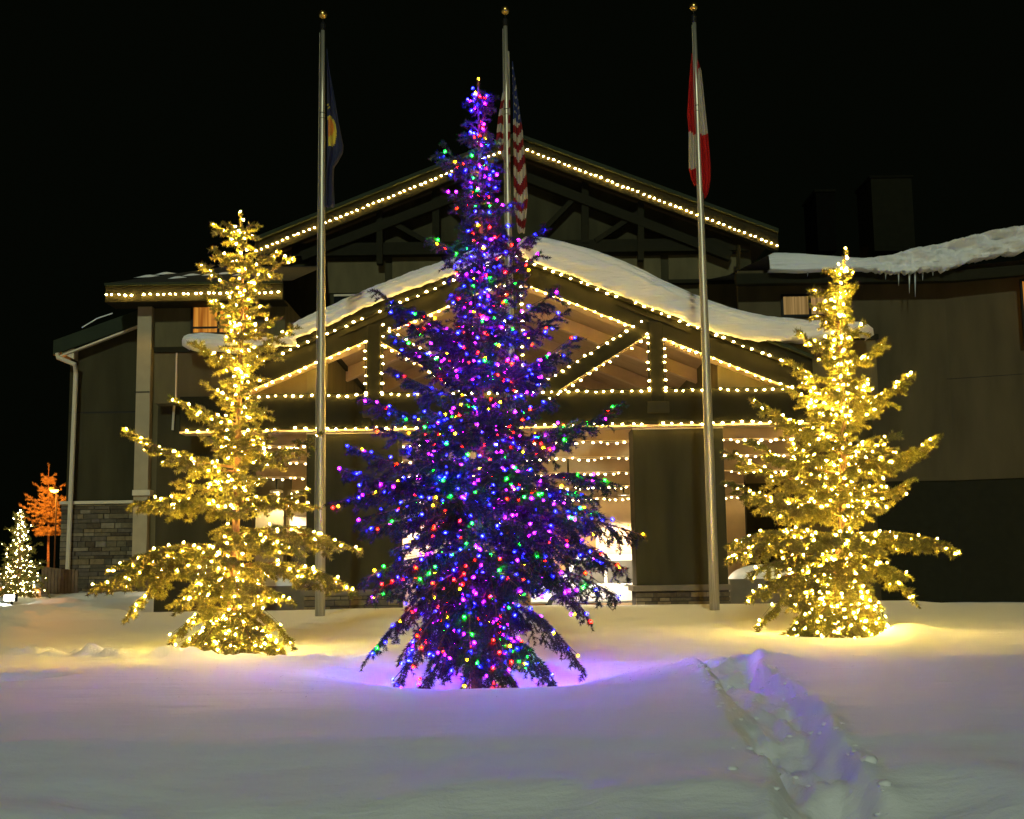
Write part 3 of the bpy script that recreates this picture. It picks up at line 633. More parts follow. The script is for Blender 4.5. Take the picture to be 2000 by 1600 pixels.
MB().prism([(ra.x, ra.z - .42), (rb.x, rb.z - .42), (rb.x, rb.z + .05), (ra.x, ra.z + .05)], ya - .5, ya + 6).build('roof', M['greenb'], fl, bevel=.01)
MB().prism([(ra.x + .2, ra.z - .48), (rb.x, rb.z - .49), (rb.x, rb.z - .424), (ra.x + .2, ra.z - .424)], ya - .46, ya - .3).build('roof_trim', M['white'], fl)
MB().prism([tuple(W(*p, ya).xz) for p in ((116, 688), (153, 672), (153, 706))], ya - .4, ya - .01).build('eave_return', M['white'], fl, bevel=.01)
MB().tube([W(112, 690, ya - .5), W(113, 698, ya - .5), W(146, 712, ya - .5), W(148, 730, ya - .3), W(132, 1115, ya - .3)], .075, 8).build('downpipe', M['white'], fl)
MB().tube([W(160, 640, ya - .5), W(190, 622, ya - .5), W(220, 612, ya - .5)], .018, 5).build('snow_ridge', M['snow'], fl)
zs = WZ(985, ya, 200)
MB().box(pa_.x - .1, x0 - .02, ya - .1, ya - .003, WZ(1175, ya, 200), zs).build('stone_backing', M['mortar'], fl)
MB().box(pa_.x - .14, x0 - .0, ya - .2, ya - .003, zs + .003, zs + .10).build('stone_cap', M['white'], fl, bevel=.01)
stones(fl, pa_.x - .1, x0 - .03, WZ(1170, ya, 200), zs - .01, ya - .1, .02, (.09, .19), (.16, .62))
MB().box(pa_.x, x0 - .02, ya - .012, ya - .002, WZ(807, ya, 200), WZ(804, ya, 200)).build('panel_joint', M['frame'], fl)
# fence
fe = thing('board_fence', 'brown board fence beside the stone wall at far left', 'fence', W(115, 1165, 37))
xf0, xf1 = WX(80, 37, 1130), WX(152, 37, 1130); nb = 11
for k in range(nb):
    xa_ = xf0 + (xf1 - xf0) * k / nb
    MB().box(xa_ + .006, xa_ + (xf1 - xf0) / nb - .006, 37 + random.uniform(0, .012), 37.04, .5, WZ(1107, 37, 90) - .0 - k * .012).build('board', M['fence'], fe)
MB().box(xf0, xf1, 37.045, 37.1, .9, 1.0).build('rail', M['fence'], fe)

# ---------------------------------------------------------------- RIGHT WING
rw = thing('hotel_right_wing', 'right hotel wing with tan wall, lit curtained window and icicled eave', 'building', (WX(1750, 38), 38, 0))
xc0, xc1, xc2 = WX(1450, 38, 800), WX(1858, 38, 800), 17.6
yc2 = 36.4
def faceted(z0, z1, off, m, name, x_start=xc0, d=.25, x_end=xc2):
    pl = [(x_start, 38 - off), (xc1 + off * .1, 38 - off), (x_end, yc2 - off * 1.0)]
    bk = [(p[0], p[1] + d) for p in pl]
    vs = [(x, y, z0) for x, y in pl] + [(x, y, z1) for x, y in pl] + [(x, y, z0) for x, y in bk] + [(x, y, z1) for x, y in bk]
    fs = [(0, 1, 4, 3), (1, 2, 5, 4), (7, 6, 9, 10), (8, 7, 10, 11), (3, 4, 10, 9), (4, 5, 11, 10), (1, 0, 6, 7), (2, 1, 7, 8), (0, 3, 9, 6), (2, 8, 11, 5)]
    return MB().add(vs, fs).build(name, m, rw)
zband = WZ(936, 38, 1780); zeave = WZ(562, 38, 1700)
faceted(-.3, zband, 0, M['green'], 'lower_wall'); faceted(zband + .002, zeave + .6, .02, M['tan'], 'upper_wall')
faceted(zband - .06, zband + .04, .07, M['tan'], 'band_course', d=.05)
faceted(WZ(740, 38, 1850) - .02, WZ(740, 38, 1850), .026, M['frame'], 'panel_joint', x_start=WX(1858, 38), d=.01)
faceted(zeave - .02, WZ(532, 37.2, 1700), .9, M['green'], 'fascia_board', x_start=xc0 - .2, d=.3, x_end=18.2)
faceted(zeave + .1, zeave + .16, .6, M['green'], 'soffit', d=.6)
window(rw, 1524, 1650, 576, 620, 37.95, CUR_T, mull=(1580,), sill=False)
# window at the right border
wy = 36.9
window(rw, 1990, 2060, 546, 672, wy, CUR_O, sill=False)
# roof behind and ragged snow
zf = WZ(532, 37.2, 1700)
MB().add([(xc0 - .2, 37.1, zf), (xc1, 37.1, zf), (18.2, 35.5, zf), (18.2, 48, zf + 2.2), (xc0 - .2, 48, zf + 2.2)], [(0, 1, 4), (1, 3, 4), (1, 2, 3)]).build('roof', M['shingle'], rw)
tp = curve_px(smooth([(1500, 500), (1510, 494), (1540, 494), (1620, 500), (1680, 505), (1740, 500), (1780, 486), (1830, 478), (1870, 470), (1930, 458), (2000, 454), (2060, 446)], 90), 37)
bt = curve_px(smooth([(1500, 530), (1560, 534), (1640, 528), (1760, 530), (1820, 530), (1860, 522), (1900, 512), (1950, 502), (2000, 492), (2060, 486)], 90), 37)
YSR = 36.9
def slab_bent():
    nx_, m1 = 220, 18; xs_ = np.linspace(WX(1500, 37, 520), WX(2060, 37, 500), nx_)
    yb_ = np.where(xs_ < xc1, 37.0, 37.0 - (xs_ - xc1) * (38 - yc2) / (xc2 - xc1))
    tps = np.array([tp(x) for x in xs_]); bts = np.array([bt(x) for x in xs_])
    rag = np.clip((xs_ - WX(1660, 37)) / 2, 0, 1)
    bts = bts - rag * .20 * np.abs(fbm(xs_ * 3, xs_ * 0, 91, 5, .65)) + rag * .30 * np.clip(vn(xs_ * 2.2, xs_ * 0 + 5, 93), 0, 1)
    rows_ = [(xs_, yb_ + .4, bts + .02)]
    for k in range(m1 + 1):
        t = k / m1; a = t * math.pi / 2; zz = bts + (tps - bts) * math.sin(a) ** .85
        lump = fbm(xs_ * 2.2, zz * 5 + xs_ * .8, 97, 4, .6)
        rows_.append((xs_, yb_ - .3 * math.cos(a) - (.06 + rag * .42) * lump * math.sin(.4 + t * 2.4), zz + rag * .06 * lump * math.sin(t * math.pi)))
    for k in range(1, 12): rows_.append((xs_, yb_ + k * .8, tps + k * .12))
    o = grid_mesh('roof_snow', np.stack([r[0] for r in rows_]), np.stack([r[1] for r in rows_]), np.stack([r[2] for r in rows_]), M['rsnow'])
    tag(o, 'lumpy ragged snow edge hanging over the right wing eave', 'roof snow')
slab_bent()
for (px, L) in ((1755, 30), (1776, 45), (1787, 52), (1730, 18), (1578, 12), (1663, 16), (1802, 20), (1822, 11)):
    p = W(px, 528, 36.95); q = W(px + random.uniform(-1, 1), 528 + L, 36.95)
    o = MB().tube([p, p.lerp(q, .5), q], [.035, .02, .004], 6).build('icicle', M['icicle'], smooth=True)
    tag(o, {1755: 'short faint icicle left of the long pair on the right eave', 1776: 'long icicle, left one of the pair on the right eave', 1787: 'longest icicle, right one of the pair on the right eave', 1730: 'stubby icicle farthest left of the cluster on the right eave', 1663: 'small icicle on the right eave just beyond the top of the right gold tree', 1802: 'small icicle right of the long pair on the right eave', 1822: 'tiniest icicle farthest right of the cluster on the right eave', 1578: 'tiny icicle on the right eave near the tall gable'}[px], 'icicle', 'icicles on the right eave')

# ---------------------------------------------------------------- CAR under the portico
cy0 = 35.6; zg = .1
def cx(px): return WX(px, cy0, 1120)
car = thing('parked_car', 'white estate car parked side on under the portico', 'car', (cx(1190), cy0 + .9, zg))
zr_, zbelt = WZ(1084, cy0, 1180), WZ(1140, cy0, 1180)
xA, xB = cx(1035), cx(1345)
prof = [(xA, .42), (xA, .80), (xA + .15, .98), (cx(1088), zbelt), (xB - .05, zbelt), (xB, zbelt - .35), (xB - .03, .42)]
b = MB(); b.prism(prof, cy0, cy0 + 1.85); body = b.build('body', M['carpaint'], car, bevel=.06)
cab = [(cx(1090), zbelt - .01), (cx(1124), zr_ - .12), (cx(1136), zr_ - .02), (cx(1165), zr_), (cx(1310), zr_), (cx(1330), zr_ - .1), (cx(1341), zbelt - .01)]
hw = .12
def cabin(yo, inset, name, m, poly, y2=None):
    n = len(poly); zb3, zt3 = zbelt, zr_
    vs = []
    for s_, ye in ((0, cy0 + yo), (1, cy0 + 1.85 - yo)):
        for x, z in poly:
            k = (z - zb3) / (zt3 - zb3); vs.append((x, ye + (hw * k if s_ == 0 else -hw * k), z))
    fs = [tuple(range(n))[::-1], tuple(range(n, 2 * n))] + [(i, (i + 1) % n, (i + 1) % n + n, i + n) for i in range(n)]
    return MB().add(vs, fs).build(name, m, car, bevel=.02)
cabin(.05, 0, 'cabin', M['carpaint'], cab)
for (a, b_, c, d_) in ((1100, 1130, 1138, 1180), (1186, 1186, 1244, 1244), (1250, 1250, 1304, 1304)):
    zlo, zhi = zbelt + .02, zr_ - .16
    k0, k1 = (zlo - zbelt) / (zr_ - zbelt), (zhi - zbelt) / (zr_ - zbelt)
    y0_, y1_ = cy0 + .05 + hw * k0 - .012, cy0 + .05 + hw * k1 - .012
    vs = [(cx(a) if c < 1140 or a == 1100 else cx(a), y0_, zlo), (cx(1180 if a == 1100 else c), y0_, zlo), (cx(1180 if a == 1100 else d_), y1_, zhi), (cx(b_), y1_, zhi)]
    vs += [(x, y + .01, z) for x, y, z in vs]
    MB().add(vs, [(0, 1, 2, 3), (7, 6, 5, 4), (0, 4, 5, 1), (1, 5, 6, 2), (2, 6, 7, 3), (3, 7, 4, 0)]).build('side_window', M['carglass'], car)
for px in (1183, 1215 + 32):
    MB().box(cx(px) - .01, cx(px) + .01, cy0 - .004, cy0 + .02, .5, zbelt - .05).build('door_seam', M['black'], car)
for px in (1222, 1280): MB().box(cx(px) - .09, cx(px) + .09, cy0 - .05, cy0 - .02, .98, 1.01).build('door_handle', M['chrome'], car, bevel=.005)
MB().box(cx(1108) - .06, cx(1108) + .06, cy0 - .18, cy0 - .0, zbelt, zbelt + .13).build('mirror', M['carpaint'], car, bevel=.03)
MB().box(xA - .01, xA + .12, cy0 - .01, cy0 + .3, .7, .82).build('headlight', M['icicle'], car, bevel=.02)
for px in (1090, 1288):
    for yw in (cy0 - .02, cy0 + 1.65):
        wm = MB(); wm.tube([(cx(px), yw, .36), (cx(px), yw + .22, .36)], .34, 20); wh = wm.build('wheel', M['rubber'], car)
        MB().tube([(cx(px), yw - .01, .36), (cx(px), yw + .02, .36)], .2, 14).build('rim', M['chrome'], wh)

# ---------------------------------------------------------------- FLAGPOLES AND FLAGS
FMAT = dict(navy=mat('navy_flag_cloth', (.022, .026, .055), .85), gold=mat('gold_flag_print', (.50, .40, .05), .8), orange=mat('orange_flag_print', (.55, .20, .04), .8),
            red=mat('red_flag_cloth', (.27, .008, .008), .8), white=mat('white_flag_cloth', (.33, .30, .24), .85), blue=mat('blue_flag_canton', (.02, .03, .10), .85), maroon=mat('stripe_red_cloth', (.13, .008, .010), .8))
FK = list(FMAT.keys())
def flagpole(label, bx, by, tx, ty, Y, rb=.105):
    base = W(bx, by, Y); top = W(tx, ty, Y); x = base.x; top = Vector((x, Y, top.z))
    t = thing('flagpole', label, 'flagpole', (x, Y, base.z - .2), 'three flagpoles in front of the portico')
    H = top.z - base.z
    n = 9; pts = [(x, Y, base.z - .3 + (H + .3) * k / (n - 1)) for k in range(n)]
    rs = [rb * (1 if k < 3 else 1 - .58 * ((k - 2) / (n - 3))) for k in range(n)]
    MB().tube(pts, rs, 16).build('pole', M['alu'], t, smooth=True)
    MB().lathe([(.05, -.02), (.062, .0), (.062, .12), (.04, .17), (.012, .18), (.012, .26)], top, 12).build('truck', M['black'], t)
    r = .095; MB().lathe([(r * math.sin(a) + .001, -r * math.cos(a)) for a in np.linspace(0, math.pi, 9)], top + Vector((0, 0, .26 + r)), 16).build('finial_ball', M['goldball'], t, smooth=True)
    for f_ in (.22, .32, .345, .37, .40): pass
    zc_ = base.z + H * .84
    for dz in (0, .12, -.35, -1.1): MB().lathe([(rb * .52, -.02), (rb * .56, 0), (rb * .52, .02)], (x, Y, zc_ + dz), 12).build('collar', M['black'], t)
    MB().tube([(x - rb * .55, Y - rb * .6, top.z - .1), (x - rb * 1.0, Y - rb * 1.1, base.z + 1.4)], .008, 5).build('halyard', M['rope'], t)
    return t, x
def flag(label, Y, parts):
    t = thing('flag', label, 'flag', W(*parts[0]['at'], Y))
    for p in parts:
        ys = np.linspace(p['l'][0][1], p['l'][-1][1], p.get('n', 90)); nu = 26
        lx = np.interp(ys, [q[1] for q in p['l']], [q[0] for q in p['l']]); rx = np.interp(ys, [q[1] for q in p['r']], [q[0] for q in p['r']])
        mb = MB(); mi = []
        for j, y in enumerate(ys):
            for i in range(nu + 1):
                u = i / nu; w = W(lx[j] + (rx[j] - lx[j]) * u, y, Y + p.get('dy', 0))
                fold = .05 * math.sin(u * 9 + y * .012) + .025 * math.sin(u * 19 + 1 + y * .02)
                mb.v.append((w.x, w.y + fold * min(1, (y - ys[0]) / 40), w.z))
        for j in range(len(ys) - 1):
            for i in range(nu):
                a = j * (nu + 1) + i; mb.f.append((a, a + nu + 1, a + nu + 2, a + 1))
                u = (i + .5) / nu; y = (ys[j] + ys[j + 1]) / 2; x = lx[j] + (rx[j] - lx[j]) * u
                mb.mi.append(FK.index(p['col'](x, y, u)))
        o = mb.build('cloth_fold', [FMAT[k] for k in FK], t, smooth=True)
        so = o.modifiers.new('thickness', 'SOLIDIFY'); so.thickness = .006
    return t
flagpole('left flagpole with navy flag, beside the left gold lit tree', 625, 1200, 633, 58, 26)
flagpole('middle flagpole behind the multicoloured tree', 1004, 1196, 996, 50, 26)
flagpole('right flagpole with red and white flag', 1396, 1190, 1355, 43, 26)
def col_or(x, y, u):
    if ((x - 645) / 12) ** 2 + ((y - 258) / 29) ** 2 < 1 and x > 641:
        return 'orange' if ((x - 644) / 7) ** 2 + ((y - 250) / 18) ** 2 < 1 else 'gold'
    if 202 < y < 207 and 638 < x < 643 or 209 < y < 214 and 640 < x < 645 or 229 < y < 233 and 640 < x < 648: return 'gold'
    return 'navy'
flag('dark navy flag with gold emblem hanging limp on the left pole', 25.98, [
    dict(at=(640, 300), l=[(638, 95), (639, 250), (638, 330), (636, 405)], r=[(638.5, 95), (642, 130), (655, 195), (664, 250), (671, 285), (670, 298), (660, 316), (652, 327), (651, 360), (653, 400), (650, 405)], col=col_or)])
def col_usl(x, y, u):
    s = (y - 181) + (.0 if y < 270 else (x - 975) * 1.6)
    if y < 181: return 'white' if x > 985 else 'blue'
    return 'white' if int(s // 15.5) % 2 == 0 else 'maroon'
def col_usr(x, y, u):
    if y < 238 + (x - 1010) * .6:
        k = ((x - 1002) * .9 + y) ; gx = (x - 1003) % 7; gy = (y + (0 if int((x - 1003) // 7) % 2 else 8)) % 16
        return 'white' if (gx - 3.5) ** 2 + ((gy - 5)) ** 2 < 6 else 'blue'
    s = y - 238 + 1.25 * abs(x - 1012 - (y - 300) * .06) + 5 * math.sin(y * .045) - 8
    return 'white' if int((s + 400) // 19) % 2 == 0 else 'maroon'
flag('red and white striped flag with starred blue canton on the middle pole', 25.98, [
    dict(at=(1000, 300), l=[(991, 100), (986, 150), (979, 195), (973, 230), (970, 262), (968, 276), (978, 300), (990, 330), (992, 340)], r=[(994, 100), (996, 200), (997, 300), (997, 340)], col=col_usl),
    dict(at=(1010, 300), l=[(1000, 120), (1002, 200), (1003, 300), (1003, 400), (1012, 455)], r=[(1001, 120), (1008, 175), (1017, 230), (1021, 255), (1024, 290), (1029, 345), (1031, 385), (1028, 415), (1024, 456)], col=col_usr)])
flag('red flag with pale middle hanging limp on the right pole', 25.98, [
    dict(at=(1350, 300), l=[(1351, 105), (1346, 160), (1342, 225), (1345, 255), (1345, 330), (1350, 352), (1356, 362)], r=[(1353, 105), (1356, 160), (1359, 260), (1361, 362)], col=lambda x, y, u: 'white' if 257 + (8 if u > .6 else 0) < y < 331 else 'red'),
    dict(at=(1370, 300), l=[(1358, 105), (1361, 200), (1366, 300), (1372, 376), (1377, 386)], r=[(1359, 105), (1368, 140), (1376, 210), (1383, 265), (1389, 320), (1389, 350), (1384, 375), (1378, 387)], col=lambda x, y, u: ('white' if y > 132 and x > 1362 else 'red') if y < 262 else 'red')])

# ---------------------------------------------------------------- TREES
def seg_needles(segs, dens, nl, nw, upb=.25, seed=0):
    g_ = np.random.default_rng(seed)
    S = np.array([(*a, *b) for a, b in segs]); A = S[:, :3]; B = S[:, 3:]
    L = np.linalg.norm(B - A, axis=1); cnt = np.maximum(2, (L * dens + g_.random(len(L))).astype(int))
    idx = np.repeat(np.arange(len(L)), cnt); n = len(idx)
    D = (B - A)[idx] / np.maximum(L[idx], 1e-6)[:, None]
    P = A[idx] + (B - A)[idx] * g_.random(n)[:, None]
    r = g_.normal(size=(n, 3)); r[:, 2] += upb; r -= (r * D).sum(1)[:, None] * D; r /= np.linalg.norm(r, axis=1)[:, None] + 1e-9
    d = D * .62 + r * .8; d /= np.linalg.norm(d, axis=1)[:, None]
    side = np.cross(d, g_.normal(size=(n, 3))); side /= np.linalg.norm(side, axis=1)[:, None] + 1e-9
    ln = nl * (.7 + .6 * g_.random(n))[:, None]; w = nw * .5
    v = np.stack([P - side * w, P + side * w, P + d * ln * .6 + side * w * .9, P + d * ln], 1)
    v = np.stack([P - side * w, P + side * w, P + d * ln], 1)
    return v.reshape(-1, 3), n
def needle_object(name, segs, dens, nl, nw, mats, parent, seed):
    v, n = seg_needles(segs, dens, nl, nw, seed=seed)
    me = bpy.data.meshes.new(name); me.vertices.add(len(v)); me.vertices.foreach_set('co', v.astype(np.float32).ravel())
    me.loops.add(n * 3); me.loops.foreach_set('vertex_index', np.arange(n * 3, dtype=np.int32))
    me.polygons.add(n); me.polygons.foreach_set('loop_start', np.arange(0, n * 3, 3, dtype=np.int32))
    for m in mats: me.materials.append(m)
    me.polygons.foreach_set('material_index', (np.random.default_rng(seed).random(n) > .7).astype(np.int32))
    me.update(calc_edges=True); return link(name, me, parent)

def make_tree(label, Y0, trunk_px, tips, nfill, r0, mats, dens=170, nl=.028, nw=.006, seed=1, fill_env=.8, droop=.25, bare=0, sub=1.0, tilt_top=.5, skirt=(), tiers=(), inner=0):
    rnd = random.Random(seed)
    tp_ = [W(a, b, Y0) for a, b in trunk_px]; base, top = tp_[0], tp_[-1]
    zs_ = [p.z for p in tp_]; xs_ = [p.x for p in tp_]
    def trunk_at(z): return Vector((float(np.interp(z, zs_, xs_)), Y0, z))
    H = top.z - base.z
    t = thing('spruce_tree', label, 'tree', (base.x, Y0, base.z))
    tr = MB(); tr.tube([trunk_at(base.z - .25 + (H + .25) * k / 14) for k in range(15)], [r0 * (1 - k / 14) ** .9 + .008 for k in range(15)], 9); tr.build('trunk', M['bark'], t, smooth=True)
    br = []; short = []
    envl = {-1: [], 1: []}
    for s_, lst in tips.items():
        for (px, py) in lst:
            p = W(px, py, Y0); envl[s_].append((p.z, abs(p.x - trunk_at(p.z).x)))
    for s_ in envl: envl[s_].sort()
    def env(z, c):
        a = np.interp(z, [q[0] for q in envl[-1]], [q[1] for q in envl[-1]]); b = np.interp(z, [q[0] for q in envl[1]], [q[1] for q in envl[1]])
        w = (c + 1) / 2; return float(a * (1 - w) + b * w)
    def attach(tipz, ln):
        f = (tipz - base.z) / H
        k = -.45 + min(f, .55) / .55 * (.45 + .42) if f < .55 else .42 + (f - .55) * .5 * tilt_top * 2
        if f < .12: k = -.55
        za = tipz - k * ln
        return trunk_at(min(max(za, base.z + .12), top.z - .02)), f
    def add_branch(tip, jitter=0):
        a0 = trunk_at(tip.z); ln = math.hypot(tip.x - a0.x, tip.y - a0.y); att, f = attach(tip.z, ln)
        L = (tip - att).length; n = 11; pts = []
        bow = ((.24 if f < .12 else .10) if f < .35 else -.07) * L
        side = Vector((rnd.uniform(-1, 1), rnd.uniform(-1, 1), 0)) * .05 * L
        for k in range(n):
            s = k / (n - 1); p = att.lerp(tip, s); p.z += bow * math.sin(math.pi * s); p += side * math.sin(math.pi * s); pts.append(p)
        br.append((pts, L, f))
    for s_, lst in tips.items():
        for (px, py) in lst: add_branch(W(px, py, Y0) + Vector((0, rnd.uniform(-.25, .25), 0)))
    ga = 0
    for k in range(nfill):
        f = (k + rnd.random()) / nfill; f = f ** 1.3 * .97 + .02; z = base.z + H * f
        if tiers:
            tz = [W(1000 if Y0 < 15 else (460 if Y0 < 17 else 1640), q, Y0).z for q in tiers]; zz = min(tz, key=lambda q: abs(q - z)); z = zz + (z - zz) * .16
        ga += 2.4 + rnd.uniform(-.5, .5)
        c, s = math.cos(ga), math.sin(ga); e = env(z, c)
        ln = max(.08, e * rnd.uniform(.55, 1.0) * (1 - (1 - fill_env) * abs(c)))
        if abs(c) > .75: ln *= rnd.uniform(.5, .9)
        ln *= 1 - .35 * max(0, f - .45) / .55
        a = trunk_at(z); add_branch(Vector((a.x + c * ln, Y0 + s * ln, z + rnd.uniform(-.04, .04))))
    for k in range(inner):                         # short inner twigs that hide the stem
        f = (k + rnd.random()) / inner; z = base.z + H * (.05 + .88 * f); az = k * 2.4; ln = rnd.uniform(.16, .42) * (1 - .75 * f) + .05
        a = trunk_at(z); tip = Vector((a.x + ln * math.cos(az), Y0 + ln * math.sin(az), z + rnd.uniform(-.02, .14))); short.append(([a.lerp(tip, i / 10) for i in range(11)], ln, f))
    for k in range(skirt[0] if skirt else 0):       # lowest boughs sweeping down onto the snow all round
        n_, rad, zh = skirt; az = 2 * math.pi * (k + rnd.random() * .7) / n_; rr = rad * rnd.uniform(.65, 1.0)
        att = trunk_at(base.z + zh * rnd.uniform(.55, 1.15)); tip = Vector((base.x + rr * math.cos(az), Y0 + rr * math.sin(az), base.z + rnd.uniform(.0, .12)))
        pts = [att.lerp(tip, i / 10) + Vector((0, 0, .16 * rad * math.sin(math.pi * i / 10))) for i in range(11)]; br.append((pts, (tip - att).length, .05))
    wood = MB(); segs = []; nodes = []; main_nodes = []
    for bi, (pts, L, f) in enumerate(br + short):
        rr = .006 + .011 * L; wood.tube(pts, [rr * (1 - .8 * k / 10) for k in range(11)], 5, cap=False)
        acc = 0
        for k in range(10):
            if k >= 1: segs.append((pts[k], pts[k + 1]))
            main_nodes.append((pts[k].lerp(pts[k + 1], rnd.random()), L))
        step = .055 / sub; m = max(3, int(L * .9 / step)); hd = (pts[-1] - pts[0]); hd.z *= .6; hd.normalize(); sv = Vector((-hd.y, hd.x, 0)).normalized()
        for i in range(m):
            s = .12 + .88 * (i + rnd.random() * .8) / m; k = min(9, int(s * 10)); p = pts[k].lerp(pts[k + 1], s * 10 - k)
            loc = (pts[k + 1] - pts[k]).normalized(); sd_ = 1 if i % 2 else -1
            tl = (.11 + .36 * L * (1 - s) ** .8 * (.35 + .65 * min(1, s * 3))) * rnd.uniform(.55, 1.15); tl = min(tl, .62)
            ang = R(rnd.uniform(38, 68)); d = loc * math.cos(ang) + sv * sd_ * math.sin(ang) * rnd.uniform(.6, 1) + Vector((0, 0, rnd.uniform(-.45, .35) - droop * (1.2 if f < .3 else .4))); d.normalize()
            q = [p]; dd = d.copy()
            for j in range(4):
                q.append(q[-1] + dd * tl / 4); dd.z -= droop * .35 * (1.6 if f < .2 else 1); dd += Vector((rnd.uniform(-.12, .12),) * 1 + (rnd.uniform(-.12, .12), rnd.uniform(-.1, .1))); dd.normalize()
            for a, b2 in zip(q[:-1], q[1:]): segs.append((a, b2))
            wood.tube([q[0], q[2], q[4]], [.0045, .0035, .002], 3, cap=False)
            if bi < len(br): nodes.append((q[rnd.choice((1, 2, 3, 4))], f))
            if tl > .12:
                for j in range(int(tl / .05)):
                    u = .2 + .75 * rnd.random(); kk = min(3, int(u * 4)); pp = q[kk].lerp(q[kk + 1], u * 4 - kk); ld = (q[kk + 1] - q[kk]).normalized()
                    s2 = ld.cross(Vector((0, 0, 1))); s2 = s2.normalized() if s2.length > .01 else sv
                    a2 = R(rnd.uniform(35, 65)); d2 = ld * math.cos(a2) + s2 * math.sin(a2) * rnd.choice((-1, 1)) + Vector((0, 0, rnd.uniform(-.35, .25) - droop * .4)); d2.normalize()
                    l2 = .04 + tl * .32 * (1 - u * .6) * rnd.uniform(.5, 1.1); mid = pp + d2 * l2 * .5; e2 = mid + (d2 + Vector((0, 0, -droop * .5))).normalized() * l2 * .5
                    segs.append((pp, mid)); segs.append((mid, e2))
    # leader
    for k in range(6): segs.append((trunk_at(top.z - .05 * (k + 1)), trunk_at(top.z - .05 * k)))
    wood.build('limbs', M['bark'], t)
    needle_object('crown', segs, dens, nl, nw, mats, t, seed)
    return dict(root=t, br=br, nodes=nodes, main=main_nodes, trunk_at=trunk_at, base=base, top=top, H=H, Y0=Y0)

def dress(tree, label, n_total, r, hl, kinds, seed, trunk_share=.12, zlo=0.02, label2=None):
    """string lights wound through a tree; the bulbs nearest the viewer are parts, the rest one joined part"""
    rnd = random.Random(seed); pos = []; allp = []
    t = thing('string_lights', label, 'string lights', (tree['base'].x, tree['Y0'], tree['base'].z + .3), 'strings of lights wound on the trees')
    base, top, H = tree['base'], tree['top'], tree['H']
    nt_ = int(n_total * trunk_share)
    for k in range(nt_):
        f = (k + .5) / nt_; z = base.z + H * (.04 + .95 * f); a = k * 2.2; rr = .07 + .10 * (1 - f); p = tree['trunk_at'](z) + Vector((rr * math.cos(a), rr * math.sin(a), 0)); pos.append(p)
    br = tree['br']; tot = sum(L for _, L, _ in br); wire = MB()
    nb_ = int((n_total - nt_) * .5)
    for pts, L, f in br:
        k = max(1, int(round(nb_ * L / tot))); path = []
        for i in range(k):
            s = .15 + .85 * (i + rnd.random() * .9) / k; kk = min(9, int(s * 10)); p = pts[kk].lerp(pts[kk + 1], s * 10 - kk) + Vector((rnd.uniform(-.05, .05), rnd.uniform(-.05, .05), rnd.uniform(-.02, .055)))
            pos.append(p); path.append(p)
        if path: allp.extend([pts[0]] + path + [pts[8], pts[6], pts[4], pts[2], pts[0]])
    rest = n_total - len(pos); nd = tree['nodes']
    for k in range(max(0, rest)):
        p, f = rnd.choice(nd); pos.append(p + Vector((rnd.uniform(-.03, .03), rnd.uniform(-.03, .03), rnd.uniform(-.01, .04))))
    pos = [p for p in pos if p.z > base.z + zlo]
    pos.append(top + Vector((0, 0, .02)))
    wire.tube(allp, .003, 3, cap=False); wire.build('wire', M['wire'], t)
    pos.sort(key=lambda p: p.y)
    meshes = {k: bulb_mesh('bulb', r, hl, E[k]) for k in set(kinds)}
    stuff = MB(); ks = sorted(set(kinds)); proto = {k: bulb_mesh('b', r, hl, E[k], 5) for k in ks}
    pv = {k: [v.co.copy() for v in proto[k].vertices] for k in ks}; pf = {k: [tuple(p.vertices) for p in proto[k].polygons] for k in ks}; pm = {k: [p.material_index for p in proto[k].polygons] for k in ks}
    for i, p in enumerate(pos):
        k = rnd.choice(kinds); q = Vector((rnd.uniform(-1, 1), rnd.uniform(-1, 1), rnd.uniform(-1.4, .6))).to_track_quat('Z', 'Y')
        if i < 300:
            o = link('bulb', meshes[k], t, p); o.rotation_mode = 'QUATERNION'; o.rotation_quaternion = q
        else:
            stuff.add([q @ v + p for v in pv[k]], pf[k], 0); stuff.mi[-len(pf[k]):] = [2 * ks.index(k) + m_ for m_ in pm[k]]
    if stuff.v:
        o = stuff.build('bulbs', [q for k in ks for q in (E[k], GL[k])], t, smooth=True); o['kind'] = 'stuff'
    for k in ks: bpy.data.meshes.remove(proto[k])
    return t

main = make_tree('tallest spruce in the centre wound with multicoloured bulbs', 12.1,
    [(932, 1362), (930, 1300), (938, 900), (940, 600), (938, 400), (934, 158)],
    {-1: [(905, 255), (850, 283), (868, 300), (872, 372), (892, 330), (845, 462), (872, 520), (735, 575), (775, 612), (765, 650), (800, 680), (755, 712), (712, 780), (724, 828), (690, 876), (672, 920), (735, 955), (650, 985), (700, 1018), (708, 1040), (760, 1075), (702, 1135), (724, 1165), (778, 1215), (702, 1302), (770, 1338)],
      1: [(950, 195), (962, 268), (972, 345), (1002, 382), (1062, 447), (1058, 500), (1030, 540), (1088, 572), (1108, 610), (1132, 655), (1085, 700), (1060, 745), (1210, 790), (1120, 822), (1110, 860), (1195, 945), (1170, 975), (1180, 1005), (1262, 1048), (1190, 1085), (1225, 1112), (1205, 1165), (1155, 1220), (1142, 1312), (1085, 1335)]},
    205, .050, NEED_MAIN, dens=400, nl=.034, nw=.0075, seed=5, droop=.36, sub=1.35, skirt=(5, .80, .55), tiers=(200, 262, 320, 380, 450, 520, 580, 645, 710, 790, 835, 885, 935, 990, 1045, 1100, 1155, 1215, 1290), inner=130)
